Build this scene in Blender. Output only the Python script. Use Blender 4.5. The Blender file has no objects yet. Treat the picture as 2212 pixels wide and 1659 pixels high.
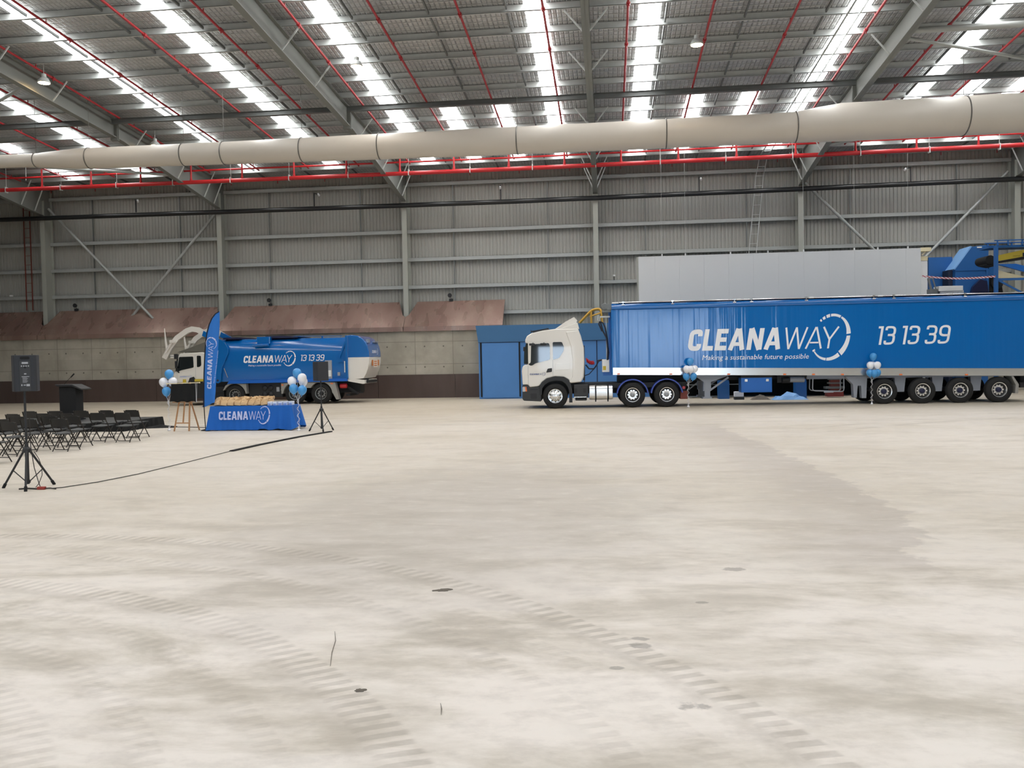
import bpy, bmesh, math, random
from mathutils import Vector, Matrix
random.seed(7)
PI = math.pi
C = bpy.context.scene.collection
sc = bpy.context.scene

# ------------------------------------------------------------------ camera
W_PX, F_PX = 2212, 1841.0
YAW, PIT, ROL, CAM_H = .11281, -.0313, -.01858, 2.08
cd = bpy.data.cameras.new('camera'); cam = bpy.data.objects.new('camera', cd); C.objects.link(cam)
cd.sensor_width = 36; cd.lens = F_PX / W_PX * 36; cd.clip_end = 400
f = Vector((-math.sin(YAW) * math.cos(PIT), math.cos(YAW) * math.cos(PIT), math.sin(PIT)))
r0 = Vector((math.cos(YAW), math.sin(YAW), 0)); u0 = r0.cross(f)
rr = math.cos(ROL) * r0 + math.sin(ROL) * u0; uu = -math.sin(ROL) * r0 + math.cos(ROL) * u0
m = Matrix((rr, uu, -f)).transposed().to_4x4(); m.translation = Vector((0, 0, CAM_H))
cam.matrix_world = m
sc.camera = cam

# ------------------------------------------------------------------ world, exposure
sc.view_settings.view_transform = 'Standard'; sc.view_settings.look = 'None'
sc.view_settings.gamma = 1; sc.view_settings.use_curve_mapping = False
sc.view_settings.exposure = 0.47
SKYLIGHT = 8.0          # daylight through the translucent roof strips
wd = bpy.data.worlds.new('sky'); sc.world = wd; wd.use_nodes = True
bg = wd.node_tree.nodes['Background']; bg.inputs[0].default_value = (.70, .86, 1.05, 1); bg.inputs[1].default_value = 5.0
sc.cycles.use_denoising = True
sc.cycles.max_bounces = 7; sc.cycles.diffuse_bounces = 4; sc.cycles.glossy_bounces = 4
sc.cycles.transmission_bounces = 4; sc.cycles.sample_clamp_indirect = 8
sc.cycles.caustics_reflective = False; sc.cycles.caustics_refractive = False

# ------------------------------------------------------------------ materials
def lin(c):
    c = [x / 255 for x in c]
    return tuple(x / 12.92 if x <= .04045 else ((x + .055) / 1.055) ** 2.4 for x in c) + (1,)

class NT:
    def __init__(s, name):
        s.m = bpy.data.materials.new(name); s.m.use_nodes = True
        s.t = s.m.node_tree; s.b = s.t.nodes['Principled BSDF']
    def n(s, typ, ins=None, **props):
        nd = s.t.nodes.new(typ)
        for k, v in props.items(): setattr(nd, k, v)
        for k, v in (ins or {}).items():
            if hasattr(v, 'is_linked') or hasattr(v, 'links'): s.t.links.new(v, nd.inputs[k])
            else: nd.inputs[k].default_value = v
        return nd
    def math(s, op, a, b=0.0, clamp=False):
        return s.n('ShaderNodeMath', {0: a, 1: b}, operation=op, use_clamp=clamp).outputs[0]
    def sstep(s, v, a, b, lo=0.0, hi=1.0):
        return s.n('ShaderNodeMapRange', {0: v, 1: a, 2: b, 3: lo, 4: hi}, interpolation_type='SMOOTHSTEP').outputs[0]
    def mix(s, fac, a, b):
        nd = s.n('ShaderNodeMix', None, data_type='RGBA')
        for i, v in ((0, fac), (6, a), (7, b)):
            if hasattr(v, 'links'): s.t.links.new(v, nd.inputs[i])
            else: nd.inputs[i].default_value = v
        return nd.outputs[2]
    def noise(s, vec, scale, detail=4, rough=.55, dist=0.0):
        return s.n('ShaderNodeTexNoise', {'Vector': vec, 'Scale': scale, 'Detail': detail, 'Roughness': rough, 'Distortion': dist}).outputs[0]
    def co(s, scale=(1, 1, 1), kind='Object'):
        tc = s.n('ShaderNodeTexCoord').outputs[kind]
        if scale == (1, 1, 1): return tc
        return s.n('ShaderNodeMapping', {'Vector': tc, 'Scale': scale}).outputs[0]
    def set(s, k, v):
        if hasattr(v, 'links'): s.t.links.new(v, s.b.inputs[k])
        else: s.b.inputs[k].default_value = v
    def bump(s, h, strength=.3, dist=.02):
        s.t.links.new(s.n('ShaderNodeBump', {'Height': h, 'Strength': strength, 'Distance': dist}).outputs[0], s.b.inputs['Normal'])

def pbr(name, col, rough=.5, metal=0.0, var=.06, vscale=2.0, coat=0.0, spec=.5):
    k = NT(name); c = lin(col)
    if var:
        nz = k.noise(k.co(), vscale, 5)
        k.set('Base Color', k.mix(nz, tuple(x * (1 - var) for x in c[:3]) + (1,), tuple(min(1, x * (1 + var)) for x in c[:3]) + (1,)))
    else: k.set('Base Color', c)
    k.set('Roughness', rough); k.set('Metallic', metal); k.set('Coat Weight', coat); k.set('Specular IOR Level', spec)
    return k.m

def emit(name, col, s):
    k = NT(name); k.set('Base Color', lin(col)); k.set('Emission Color', lin(col)); k.set('Emission Strength', s)
    return k.m

M = {}
M['white_paint'] = pbr('white_paint', (228, 224, 216), .25, 0, .02, 1, .6)
M['black_plastic'] = pbr('black_plastic', (30, 31, 33), .5)
M['black_matte'] = pbr('black_matte', (17, 17, 18), .85)
M['black_cloth'] = pbr('black_cloth', (13, 14, 15), .95, 0, .2, 30)
M['chair_black'] = pbr('chair_black', (26, 26, 26), .5)
M['chair_metal'] = pbr('chair_metal', (38, 34, 30), .45, .3)
M['chair_seat'] = pbr('chair_seat', (58, 60, 60), .42)
M['speaker_grey'] = pbr('speaker_grey', (38, 40, 45), .6, 0, .1, 40)
M['dark_grey'] = pbr('dark_grey', (48, 49, 51), .55)
M['chassis'] = pbr('chassis', (28, 29, 31), .6, .1)
M['chassis_grey'] = pbr('chassis_grey', (150, 154, 162), .5, .1)
M['mud_grey'] = pbr('mud_grey', (150, 148, 142), .6)
M['rubber'] = pbr('rubber', (24, 24, 24), .8, 0, .15, 8)
M['chrome'] = pbr('chrome', (232, 232, 230), .2, .9, .02)
M['rim_steel'] = pbr('rim_steel', (150, 150, 148), .35, .9)
M['navy'] = pbr('navy', (22, 26, 60), .35)
M['guard_blue'] = pbr('guard_blue', (52, 74, 160), .4)
M['truck_blue'] = pbr('truck_blue', (6, 100, 176), .16, 0, .03, .6, .5)
M['sill_blue'] = pbr('sill_blue', (18, 96, 190), .3)
M['box_blue'] = pbr('box_blue', (16, 96, 178), .35)
M['booth_blue'] = pbr('booth_blue', (74, 128, 190), .5, 0, .08, 1)
M['booth_top'] = pbr('booth_top', (54, 104, 148), .5, 0, .06, 1)
M['machine_blue'] = pbr('machine_blue', (30, 92, 156), .45, 0, .08, 2)
M['machine_light'] = pbr('machine_light', (130, 180, 232), .45)
M['machine_dark'] = pbr('machine_dark', (30, 40, 62), .6)
M['yellow'] = pbr('yellow', (196, 172, 52), .5)
M['rail_yellow'] = pbr('rail_yellow', (214, 164, 62), .5)
M['red_paint'] = pbr('red_paint', (196, 40, 44), .4, 0, .05, 2)
M['pipe_red'] = pbr('pipe_red', (168, 42, 48), .4, 0, .06, 2)
M['lamp_red'] = pbr('lamp_red', (190, 40, 45), .25)
M['amber'] = pbr('amber', (236, 120, 60), .25)
M['lamp_lens'] = pbr('lamp_lens', (200, 200, 200), .1)
M['steel_green'] = pbr('steel_green', (162, 164, 155), .55, 0, .05, 1.5)
M['steel_rafter'] = pbr('steel_rafter', (124, 126, 121), .55, 0, .05, 1.5)
M['galv'] = pbr('galv', (200, 204, 202), .45, .1, .12, 5)
M['galv_girt'] = pbr('galv_girt', (170, 173, 170), .45, .15, .1, 5)
M['galv_dark'] = pbr('galv_dark', (120, 123, 122), .45, .5, .12, 5)
M['duct'] = pbr('duct', (200, 193, 182), .38, 0, .03, .7)
M['ring'] = pbr('ring', (110, 108, 104), .4, .5)
M['black_pipe'] = pbr('black_pipe', (30, 31, 32), .3)
M['pvc_white'] = pbr('pvc_white', (225, 226, 224), .4)
M['panel_grey'] = None
M['cream'] = pbr('cream', (226, 214, 176), .5)
M['rust_red'] = pbr('rust_red', (120, 60, 50), .7)
M['wood'] = pbr('wood', (176, 132, 92), .55, 0, .18, 14)
M['dowel'] = pbr('dowel', (226, 214, 178), .5)
M['balloon_blue'] = pbr('balloon_blue', (66, 150, 214), .28, 0, .02, 1, .3)
M['balloon_white'] = pbr('balloon_white', (240, 240, 244), .28, 0, .02, 1, .3)
M['ribbon'] = pbr('ribbon', (222, 222, 226), .35, .2)
M['letter_white'] = pbr('letter_white', (238, 240, 244), .5, 0, 0)
M['letter_navy'] = pbr('letter_navy', (72, 92, 140), .5, 0, 0)
M['letter_soft'] = pbr('letter_soft', (190, 200, 236), .7, 0, 0)
M['paper_bag'] = pbr('paper_bag', (206, 172, 128), .8, 0, .1, 9)
M['card_white'] = pbr('card_white', (226, 230, 238), .6, 0, .02)
M['print_blue'] = pbr('print_blue', (150, 170, 215), .6, 0, .02)
M['print_grey'] = pbr('print_grey', (170, 172, 176), .6, 0, .02)
M['canopy_grey'] = pbr('canopy_grey', (96, 94, 86), .6)
M['cable'] = pbr('cable', (40, 36, 32), .6)
M['cable_red'] = pbr('cable_red', (150, 52, 40), .5)
M['mud'] = pbr('mud', (106, 98, 88), .9, 0, .3, 60)
M['plate_white'] = pbr('plate_white', (226, 216, 206), .5, 0, .02)
M['sign_orange'] = pbr('sign_orange', (206, 120, 50), .5, 0, .02)
M['hose'] = pbr('hose', (24, 28, 42), .4)
M['asphalt'] = pbr('asphalt', (70, 72, 74), .9)
M['outer_wall'] = pbr('outer_wall', (150, 152, 150), .6)
M['hub_red'] = pbr('hub_red', (130, 50, 46), .6)

def glass(name, col=(20, 26, 28)):
    k = NT(name); k.set('Base Color', lin(col)); k.set('Roughness', .04); k.set('Specular IOR Level', .9); k.set('Coat Weight', .6); k.set('Coat Roughness', .02)
    return k.m
M['cab_glass'] = glass('cab_glass')
M['screen_glass'] = glass('screen_glass', (18, 30, 32))

# trailer skin: blue laminate with shallow vertical waves
k = NT('trailer_skin'); cc = lin((8, 104, 180))
k.set('Base Color', k.mix(k.noise(k.co(), .5), tuple(x * .96 for x in cc[:3]) + (1,), tuple(x * 1.04 for x in cc[:3]) + (1,)))
k.set('Roughness', .12); k.set('Coat Weight', .15); k.set('Coat Roughness', .03)
wv = k.math('ADD', k.noise(k.co((3.4, 0, .08)), 1, 2), k.math('MULTIPLY', k.noise(k.co((.9, 0, .3)), 1, 2), 1.2))
k.bump(wv, .55, .03); M['trailer_skin'] = k.m

# flag and table cloth fabric
def fabric(name, col, var=.08):
    k = NT(name); c = lin(col)
    nz = k.noise(k.co((6, 6, 1.5)), 1, 3)
    k.set('Base Color', k.mix(nz, tuple(x * (1 - var) for x in c[:3]) + (1,), tuple(x * (1 + var) for x in c[:3]) + (1,)))
    k.set('Roughness', .75); k.set('Sheen Weight', .05); k.bump(k.noise(k.co(), 14, 3), .15, .02)
    return k.m
M['flag_blue'] = fabric('flag_blue', (36, 112, 196))
M['cloth_blue'] = fabric('cloth_blue', (4, 94, 182))

# brown wear plates
def brown(name, col, dark, scuff, r0=.24, r1=.36):
    k = NT(name); co = k.co()
    n1 = k.noise(k.co((.35, .35, .12)), 1, 2, .4); n2 = k.noise(k.co((1.4, 1, .3)), 1, 7, .6); n3 = k.noise(k.co((2.0, 1, .5)), 1, 2, .5)
    c = k.mix(k.sstep(n1, .2, .8), lin(dark), lin(col))
    c = k.mix(k.math('MULTIPLY', k.sstep(n2, .35, .95), .4), c, lin(scuff))
    k.set('Base Color', c); k.set('Roughness', k.sstep(n3, .3, .7, r0, r1)); k.set('Metallic', .4)
    return k.m
M['brown_plate'] = brown('brown_plate', (160, 130, 118), (136, 108, 98), (206, 190, 168))
M['brown_dark'] = brown('brown_dark', (96, 80, 74), (86, 72, 67), (106, 94, 86), .45, .65)

# cladding sheets
k = NT('cladding'); n1 = k.noise(k.co((.3, 1, .08)), 1, 4)
k.set('Base Color', k.mix(n1, lin((152, 152, 147)), lin((172, 171, 163)))); k.set('Roughness', .5); M['cladding'] = k.m
k = NT('insulated_panel'); k.set('Base Color', k.mix(k.noise(k.co(), .4), lin((200, 202, 202)), lin((208, 209, 208))))
sx = k.n('ShaderNodeSeparateXYZ', {0: k.co()}).outputs[0]
fr = k.math('ABSOLUTE', k.math('SUBTRACT', k.math('FRACT', k.math('DIVIDE', sx, 1.2)), .5))
k.bump(k.sstep(fr, .485, .497), .6, -.01); k.set('Roughness', .5); M['panel_grey'] = k.m

# foil faced roof blanket with safety mesh
k = NT('roof_foil'); co = k.co()
sp = k.n('ShaderNodeSeparateXYZ', {0: co})
def grid(v, pitch, a, b):
    return k.sstep(k.math('ABSOLUTE', k.math('SUBTRACT', k.math('FRACT', k.math('DIVIDE', v, pitch)), .5)), a, b)
gx = grid(sp.outputs[0], .17, .30, .48); gy = grid(sp.outputs[1], .32, .34, .49)
g = k.math('MAXIMUM', gx, gy); n1 = k.noise(co, .35, 5, .6); n2 = k.noise(co, 5, 4, .6)
c = k.mix(n1, lin((178, 179, 180)), lin((212, 211, 210)))
c = k.mix(k.math('MULTIPLY', g, .36), c, lin((120, 120, 120)))
k.set('Base Color', c); k.set('Metallic', .55); k.set('Roughness', k.sstep(n2, .3, .7, .3, .5))
k.bump(k.math('ADD', k.math('MULTIPLY', g, -1.0), k.math('MULTIPLY', n2, .9)), .9, .035); M['roof_foil'] = k.m

# precast concrete
k = NT('concrete_wall'); co = k.co(); sp = k.n('ShaderNodeSeparateXYZ', {0: co}); X, Z = sp.outputs[0], sp.outputs[2]
n1 = k.noise(co, .7, 7, .6); n2 = k.noise(k.co((1.2, 1, .3)), 1, 5, .6)
c = k.mix(k.sstep(n1, .3, .7), lin((162, 155, 140)), lin((186, 179, 164)))
c = k.mix(k.math('MULTIPLY', k.sstep(n2, .5, .8), .4), c, lin((124, 120, 108)))
pnl = k.n('ShaderNodeTexWhiteNoise', {'Vector': k.n('ShaderNodeCombineXYZ', {0: k.math('FLOOR', k.math('DIVIDE', X, 2.05)), 2: k.math('FLOOR', k.math('DIVIDE', Z, 1.2))}).outputs[0]}).outputs[0]
c = k.mix(k.math('MULTIPLY', pnl, .22), c, lin((120, 117, 106)))
jx = k.sstep(k.math('ABSOLUTE', k.math('SUBTRACT', k.math('FRACT', k.math('DIVIDE', X, 2.05)), .5)), .488, .497)
jz = k.sstep(k.math('ABSOLUTE', k.math('SUBTRACT', k.math('FRACT', k.math('DIVIDE', k.math('ADD', Z, .6), 1.2)), .5)), .482, .494)
j = k.math('MULTIPLY', k.math('MAXIMUM', jx, jz), .45)
u = k.math('MULTIPLY', k.math('SUBTRACT', k.math('FRACT', k.math('DIVIDE', X, 1.025)), .5), 1.025)
v = k.math('MULTIPLY', k.math('SUBTRACT', k.math('FRACT', k.math('DIVIDE', Z, 1.1)), .5), 1.1)
d = k.math('SQRT', k.math('ADD', k.math('MULTIPLY', u, u), k.math('MULTIPLY', v, v)))
hole = k.math('MULTIPLY', k.sstep(d, .05, .03), .8)
c = k.mix(k.math('MAXIMUM', j, hole), c, lin((72, 70, 64)))
k.set('Base Color', c); k.set('Roughness', .8); M['concrete_wall'] = k.m

# floor slab
k = NT('floor_concrete'); co = k.co(); sp = k.n('ShaderNodeSeparateXYZ', {0: co}); X, Y = sp.outputs[0], sp.outputs[1]
nA = k.noise(co, .16, 5, .6, .4); nB = k.noise(k.co((.5, 1.1, 1)), 1.0, 8, .65, .3); nC = k.noise(co, 7, 5, .65); nD = k.noise(co, 1.1, 6, .6, .8)
c = k.mix(k.sstep(nA, .36, .64), lin((202, 192, 176)), lin((213, 204, 191)))
c = k.mix(k.math('MULTIPLY', k.sstep(nB, .5, .72), .55), c, lin((176, 167, 154)))
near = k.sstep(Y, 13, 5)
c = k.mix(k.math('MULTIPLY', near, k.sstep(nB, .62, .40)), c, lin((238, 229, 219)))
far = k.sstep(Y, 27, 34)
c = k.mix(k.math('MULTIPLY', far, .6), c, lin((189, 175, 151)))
# damp patch with a sharp scalloped right edge
e = k.math('SUBTRACT', k.math('SUBTRACT', k.math('ADD', k.math('ADD', k.math('ADD', k.math('MULTIPLY', nD, 1.1), k.math('MULTIPLY', k.noise(co, 2.6, 4, .6), .45)), 2.32), k.math('MULTIPLY', k.sstep(Y, 28, 13), .7)), k.math('MULTIPLY', k.sstep(Y, 11.5, 8.5), .6)), X)
inside = k.math('MULTIPLY', k.sstep(e, 0, .12), k.sstep(e, 2.4, .2))
inside = k.math('MULTIPLY', inside, k.math('MULTIPLY', k.sstep(Y, 7.6, 9.0), k.sstep(Y, 27, 24)))
c = k.mix(k.math('MULTIPLY', inside, .36), c, lin((150, 139, 131)))
# greyer area in the middle left
gx = k.math('SUBTRACT', X, -2.0); gy = k.math('MULTIPLY', k.math('SUBTRACT', Y, 11.5), .55)
gd = k.math('SQRT', k.math('ADD', k.math('MULTIPLY', gx, gx), k.math('MULTIPLY', gy, gy)))
gd = k.math('ADD', gd, k.math('MULTIPLY', k.math('SUBTRACT', nD, .5), 3.0))
c = k.mix(k.math('MULTIPLY', k.sstep(gd, 3.6, 1.4), .42), c, lin((168, 160, 151)))
# loader tyre tracks, concentric round one turning point
tx = k.math('ADD', X, 7.0); ty = k.math('SUBTRACT', Y, .81)
rad = k.math('SQRT', k.math('ADD', k.math('MULTIPLY', tx, tx), k.math('MULTIPLY', ty, ty)))
rad = k.math('ADD', rad, k.math('MULTIPLY', k.math('SUBTRACT', nD, .5), .10))
th = k.math('ARCTAN2', ty, tx)
tot = None
for R, w, kk, amt in ((8.78, .20, 44, 1.0), (7.86, .16, 40, .55), (6.74, .26, 36, .9), (5.6, .16, 30, .45), (5.05, .24, 28, .6), (8.3, .14, 42, .35), (6.2, .14, 34, .4)):
    dr = k.math('SUBTRACT', rad, R); ad = k.math('ABSOLUTE', dr)
    band = k.sstep(ad, w, w * .82)
    core = k.math('MULTIPLY', k.sstep(k.math('ABSOLUTE', k.math('ADD', dr, w * .3)), w * .55, w * .1), .6)
    lug = k.math('FRACT', k.math('ADD', k.math('MULTIPLY', th, kk * 1.5), k.math('MULTIPLY', ad, 1.2)))
    lug = k.math('MULTIPLY', k.sstep(lug, .0, .08), k.sstep(lug, .62, .50))
    lug = k.math('MULTIPLY', lug, k.sstep(dr, -w * .35, -w * .1, .25, 1))
    t = k.math('MULTIPLY', k.math('MULTIPLY', band, k.math('MAXIMUM', lug, core)), amt)
    tot = t if tot is None else k.math('MAXIMUM', tot, t)
tot = k.math('MULTIPLY', tot, k.math('MULTIPLY', k.sstep(nB, .30, .56, .35, 1), .46))
c = k.mix(tot, c, lin((158, 148, 134)))
# long sweeping tyre marks near the trailer
for (ax, ay, R, w) in ((20, 8, 21.5, .10), (22, 4, 25.0, .12), (3, -60, 88.2, .10), (3, -60, 90.6, .12)):
    qx = k.math('SUBTRACT', X, ax); qy = k.math('SUBTRACT', Y, ay)
    q = k.math('ABSOLUTE', k.math('SUBTRACT', k.math('SQRT', k.math('ADD', k.math('MULTIPLY', qx, qx), k.math('MULTIPLY', qy, qy))), R))
    q = k.math('MULTIPLY', k.math('MULTIPLY', k.sstep(q, w * 2, 0), k.sstep(nB, .4, .6)), .3)
    c = k.mix(k.math('MULTIPLY', q, k.sstep(Y, 20, 24)), c, lin((138, 126, 112)))
# oil spots
for (ax, ay, a, b) in ((.20, 6.10, .085, .05), (.185, 6.25, .07, .035), (.46, 5.06, .10, .06), (1.18, 8.33, .11, .07), (.02, 5.65, .05, .03), (.75, 7.2, .05, .03)):
    qx = k.math('DIVIDE', k.math('SUBTRACT', X, ax), a); qy = k.math('DIVIDE', k.math('SUBTRACT', Y, ay), b)
    q = k.math('ADD', k.math('ADD', k.math('MULTIPLY', qx, qx), k.math('MULTIPLY', qy, qy)), k.math('MULTIPLY', k.math('SUBTRACT', nC, .5), 5.0))
    c = k.mix(k.math('MULTIPLY', k.sstep(q, 1.3, .4), .5), c, lin((104, 97, 88)))
c = k.mix(k.math('MULTIPLY', k.sstep(nC, .55, .8), .12), c, lin((150, 142, 130)))
nE = k.noise(k.co((1, 1.6, 1)), 2.6, 9, .68)
c = k.mix(k.math('MULTIPLY', k.sstep(nE, .46, .68), .28), c, lin((176, 168, 157)))
c = k.mix(k.math('MULTIPLY', k.sstep(nE, .48, .30), .25), c, lin((232, 226, 216)))
# saw cut joints
for jx_ in (-10.9, .2, 11.0):
    q = k.math('ABSOLUTE', k.math('SUBTRACT', X, jx_)); c = k.mix(k.math('MULTIPLY', k.sstep(q, .015, .005), .0), c, lin((120, 115, 105)))
q = k.math('ABSOLUTE', k.math('SUBTRACT', Y, 26.5)); c = k.mix(k.math('MULTIPLY', k.sstep(q, .10, .02), .35), c, lin((130, 122, 110)))
k.set('Base Color', c); k.set('Roughness', k.sstep(nB, .3, .7, .42, .62)); k.set('Specular IOR Level', .35); M['floor'] = k.m

# roof light, lamps
M['skylight'] = emit('skylight', (250, 251, 251), SKYLIGHT)
M['lamp_glow'] = emit('lamp_glow', (255, 214, 150), 40)
# barrier tape
k = NT('barrier_tape'); sp = k.n('ShaderNodeSeparateXYZ', {0: k.co()})
fr = k.math('FRACT', k.math('DIVIDE', k.math('ADD', sp.outputs[0], sp.outputs[2]), .09))
k.set('Base Color', k.mix(k.sstep(fr, .48, .52), lin((226, 222, 226)), lin((170, 50, 56)))); k.set('Roughness', .4); M['barrier_tape'] = k.m

# ------------------------------------------------------------------ mesh builder
class MB:
    def __init__(s): s.v = []; s.f = []
    def add(s, vs, fs):
        o = len(s.v); s.v += [tuple(v) for v in vs]; s.f += [tuple(i + o for i in q) for q in fs]; return s
    def box(s, x0, x1, y0, y1, z0, z1):
        return s.add([(x0, y0, z0), (x1, y0, z0), (x1, y1, z0), (x0, y1, z0), (x0, y0, z1), (x1, y0, z1), (x1, y1, z1), (x0, y1, z1)],
                     [(0, 3, 2, 1), (4, 5, 6, 7), (0, 1, 5, 4), (1, 2, 6, 5), (2, 3, 7, 6), (3, 0, 4, 7)])
    def prism(s, poly, a, b, axis='y'):
        n = len(poly)
        P = {'y': lambda p, t: (p[0], t, p[1]), 'x': lambda p, t: (t, p[0], p[1]), 'z': lambda p, t: (p[0], p[1], t)}[axis]
        vs = [P(p, a) for p in poly] + [P(p, b) for p in poly]
        return s.add(vs, [tuple(range(n)), tuple(range(2 * n - 1, n - 1, -1))] + [((i + 1) % n, i, n + i, n + (i + 1) % n) for i in range(n)])
    def tube(s, pts, r, n=8, caps=True, up=None):
        pts = [Vector(p) for p in pts]; rs = r if isinstance(r, (list, tuple)) else [r] * len(pts)
        vs = []; prev = None
        for i, p in enumerate(pts):
            d = (pts[min(i + 1, len(pts) - 1)] - pts[max(i - 1, 0)]).normalized()
            if prev is None: a = d.orthogonal().normalized()
            else:
                a = prev - d * prev.dot(d)
                a = a.normalized() if a.length > 1e-6 else d.orthogonal().normalized()
            prev = a; b = d.cross(a)
            vs += [p + (a * math.cos(2 * PI * j / n) + b * math.sin(2 * PI * j / n)) * rs[i] for j in range(n)]
        fs = []
        for i in range(len(pts) - 1):
            for j in range(n):
                fs.append((i * n + j, i * n + (j + 1) % n, (i + 1) * n + (j + 1) % n, (i + 1) * n + j))
        if caps: fs += [tuple(range(n - 1, -1, -1)), tuple((len(pts) - 1) * n + j for j in range(n))]
        return s.add(vs, fs)
    def bar(s, a, b, w, h):
        a, b = Vector(a), Vector(b); d = (b - a).normalized()
        up = Vector((0, 0, 1)) if abs(d.z) < .95 else Vector((0, 1, 0))
        x = d.cross(up).normalized() * w / 2; y = x.cross(d).normalized() * h / 2
        vs = [a - x - y, a + x - y, a + x + y, a - x + y, b - x - y, b + x - y, b + x + y, b - x + y]
        return s.add(vs, [(0, 3, 2, 1), (4, 5, 6, 7), (0, 1, 5, 4), (1, 2, 6, 5), (2, 3, 7, 6), (3, 0, 4, 7)])
    def lathe(s, prof, n=24, axis='y', c=(0, 0, 0), sc_=(1, 1, 1), cap=True):
        vs = []
        for (r, t) in prof:
            for j in range(n):
                a = 2 * PI * j / n; x, y = r * math.cos(a), r * math.sin(a)
                p = (x, t, y) if axis == 'y' else (x, y, t) if axis == 'z' else (t, x, y)
                vs.append((c[0] + p[0] * sc_[0], c[1] + p[1] * sc_[1], c[2] + p[2] * sc_[2]))
        fs = [(i * n + j, i * n + (j + 1) % n, (i + 1) * n + (j + 1) % n, (i + 1) * n + j) for i in range(len(prof) - 1) for j in range(n)]
        if cap and prof[0][0] > 1e-5: fs.append(tuple(range(n)))
        if cap and prof[-1][0] > 1e-5: fs.append(tuple((len(prof) - 1) * n + j for j in range(n)))
        return s.add(vs, fs)
    def xf(s, mat):
        s.v = [tuple(mat @ Vector(v)) for v in s.v]; return s
    def build(s, name, mat, parent=None, smooth=False, bevel=0, seg=2):
        me = bpy.data.meshes.new(name); me.from_pydata(s.v, [], s.f)
        bm = bmesh.new(); bm.from_mesh(me); bmesh.ops.remove_doubles(bm, verts=bm.verts, dist=1e-5)
        bmesh.ops.recalc_face_normals(bm, faces=bm.faces); bm.to_mesh(me); bm.free()
        if smooth:
            for p in me.polygons: p.use_smooth = True
            me.set_sharp_from_angle(angle=math.radians(38))
        o = bpy.data.objects.new(name, me); C.objects.link(o)
        me.materials.append(M[mat] if isinstance(mat, str) else mat)
        if parent: o.parent = parent
        if bevel:
            b = o.modifiers.new('bevel', 'BEVEL'); b.width = bevel; b.segments = seg; b.limit_method = 'ANGLE'; b.angle_limit = math.radians(35)
        return o

def tag(o, label=None, cat=None, group=None, kind=None):
    if label: o['label'] = label
    if cat: o['category'] = cat
    if group: o['group'] = group
    if kind: o['kind'] = kind
    return o
def thing(name, label, cat, loc=(0, 0, 0), rz=0.0, group=None, kind=None):
    o = bpy.data.objects.new(name, None); C.objects.link(o); o.location = loc; o.rotation_euler = (0, 0, rz); o.empty_display_size = .1
    return tag(o, label, cat, group, kind)
def dup(root, loc, rz=0.0, label=None):
    r = root.copy(); C.objects.link(r); r.location = loc; r.rotation_euler = (0, 0, rz)
    if label: r['label'] = label
    for ch in list(root.children):
        c2 = ch.copy(); C.objects.link(c2); c2.parent = r
        for g in ch.children:
            d2 = g.copy(); C.objects.link(d2); d2.parent = c2
    return r
ORD = ['first', 'second', 'third', 'fourth', 'fifth', 'sixth', 'seventh', 'eighth', 'ninth', 'tenth', 'eleventh', 'twelfth', 'thirteenth', 'fourteenth', 'fifteenth', 'sixteenth', 'seventeenth', 'eighteenth', 'nineteenth', 'twentieth']

# ------------------------------------------------------------------ lettering
def fillet(pts, r, n=4, closed=False):
    out = []; L = len(pts)
    for i, p in enumerate(pts):
        if not closed and i in (0, L - 1): out.append(p); continue
        a, b = pts[i - 1], pts[(i + 1) % L]
        va = Vector((a[0] - p[0], a[1] - p[1])); vb = Vector((b[0] - p[0], b[1] - p[1]))
        q = min(r, va.length * .49, vb.length * .49)
        s0 = Vector(p) + va.normalized() * q; s1 = Vector(p) + vb.normalized() * q
        for t in range(n + 1):
            t /= n; out.append(tuple((1 - t) ** 2 * s0 + 2 * t * (1 - t) * Vector(p) + t * t * s1))
    return out
def stroke(pts, t, closed=False):
    pts = [Vector(p) for p in pts]; L = len(pts); vs = []; fs = []
    for i in range(L):
        a = pts[i - 1] if (i or closed) else None; b = pts[(i + 1) % L] if (i < L - 1 or closed) else None
        d1 = (pts[i] - a).normalized() if a is not None else None; d2 = (b - pts[i]).normalized() if b is not None else None
        d1 = d1 or d2; d2 = d2 or d1
        n1 = Vector((-d1.y, d1.x)); n2 = Vector((-d2.y, d2.x)); nn = (n1 + n2).normalized()
        q = t / 2 / max(.5, nn.dot(n1)); vs += [pts[i] + nn * q, pts[i] - nn * q]
    for i in range(L if closed else L - 1):
        j = (i + 1) % L; fs.append((2 * i, 2 * i + 1, 2 * j + 1, 2 * j))
    return vs, fs
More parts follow.
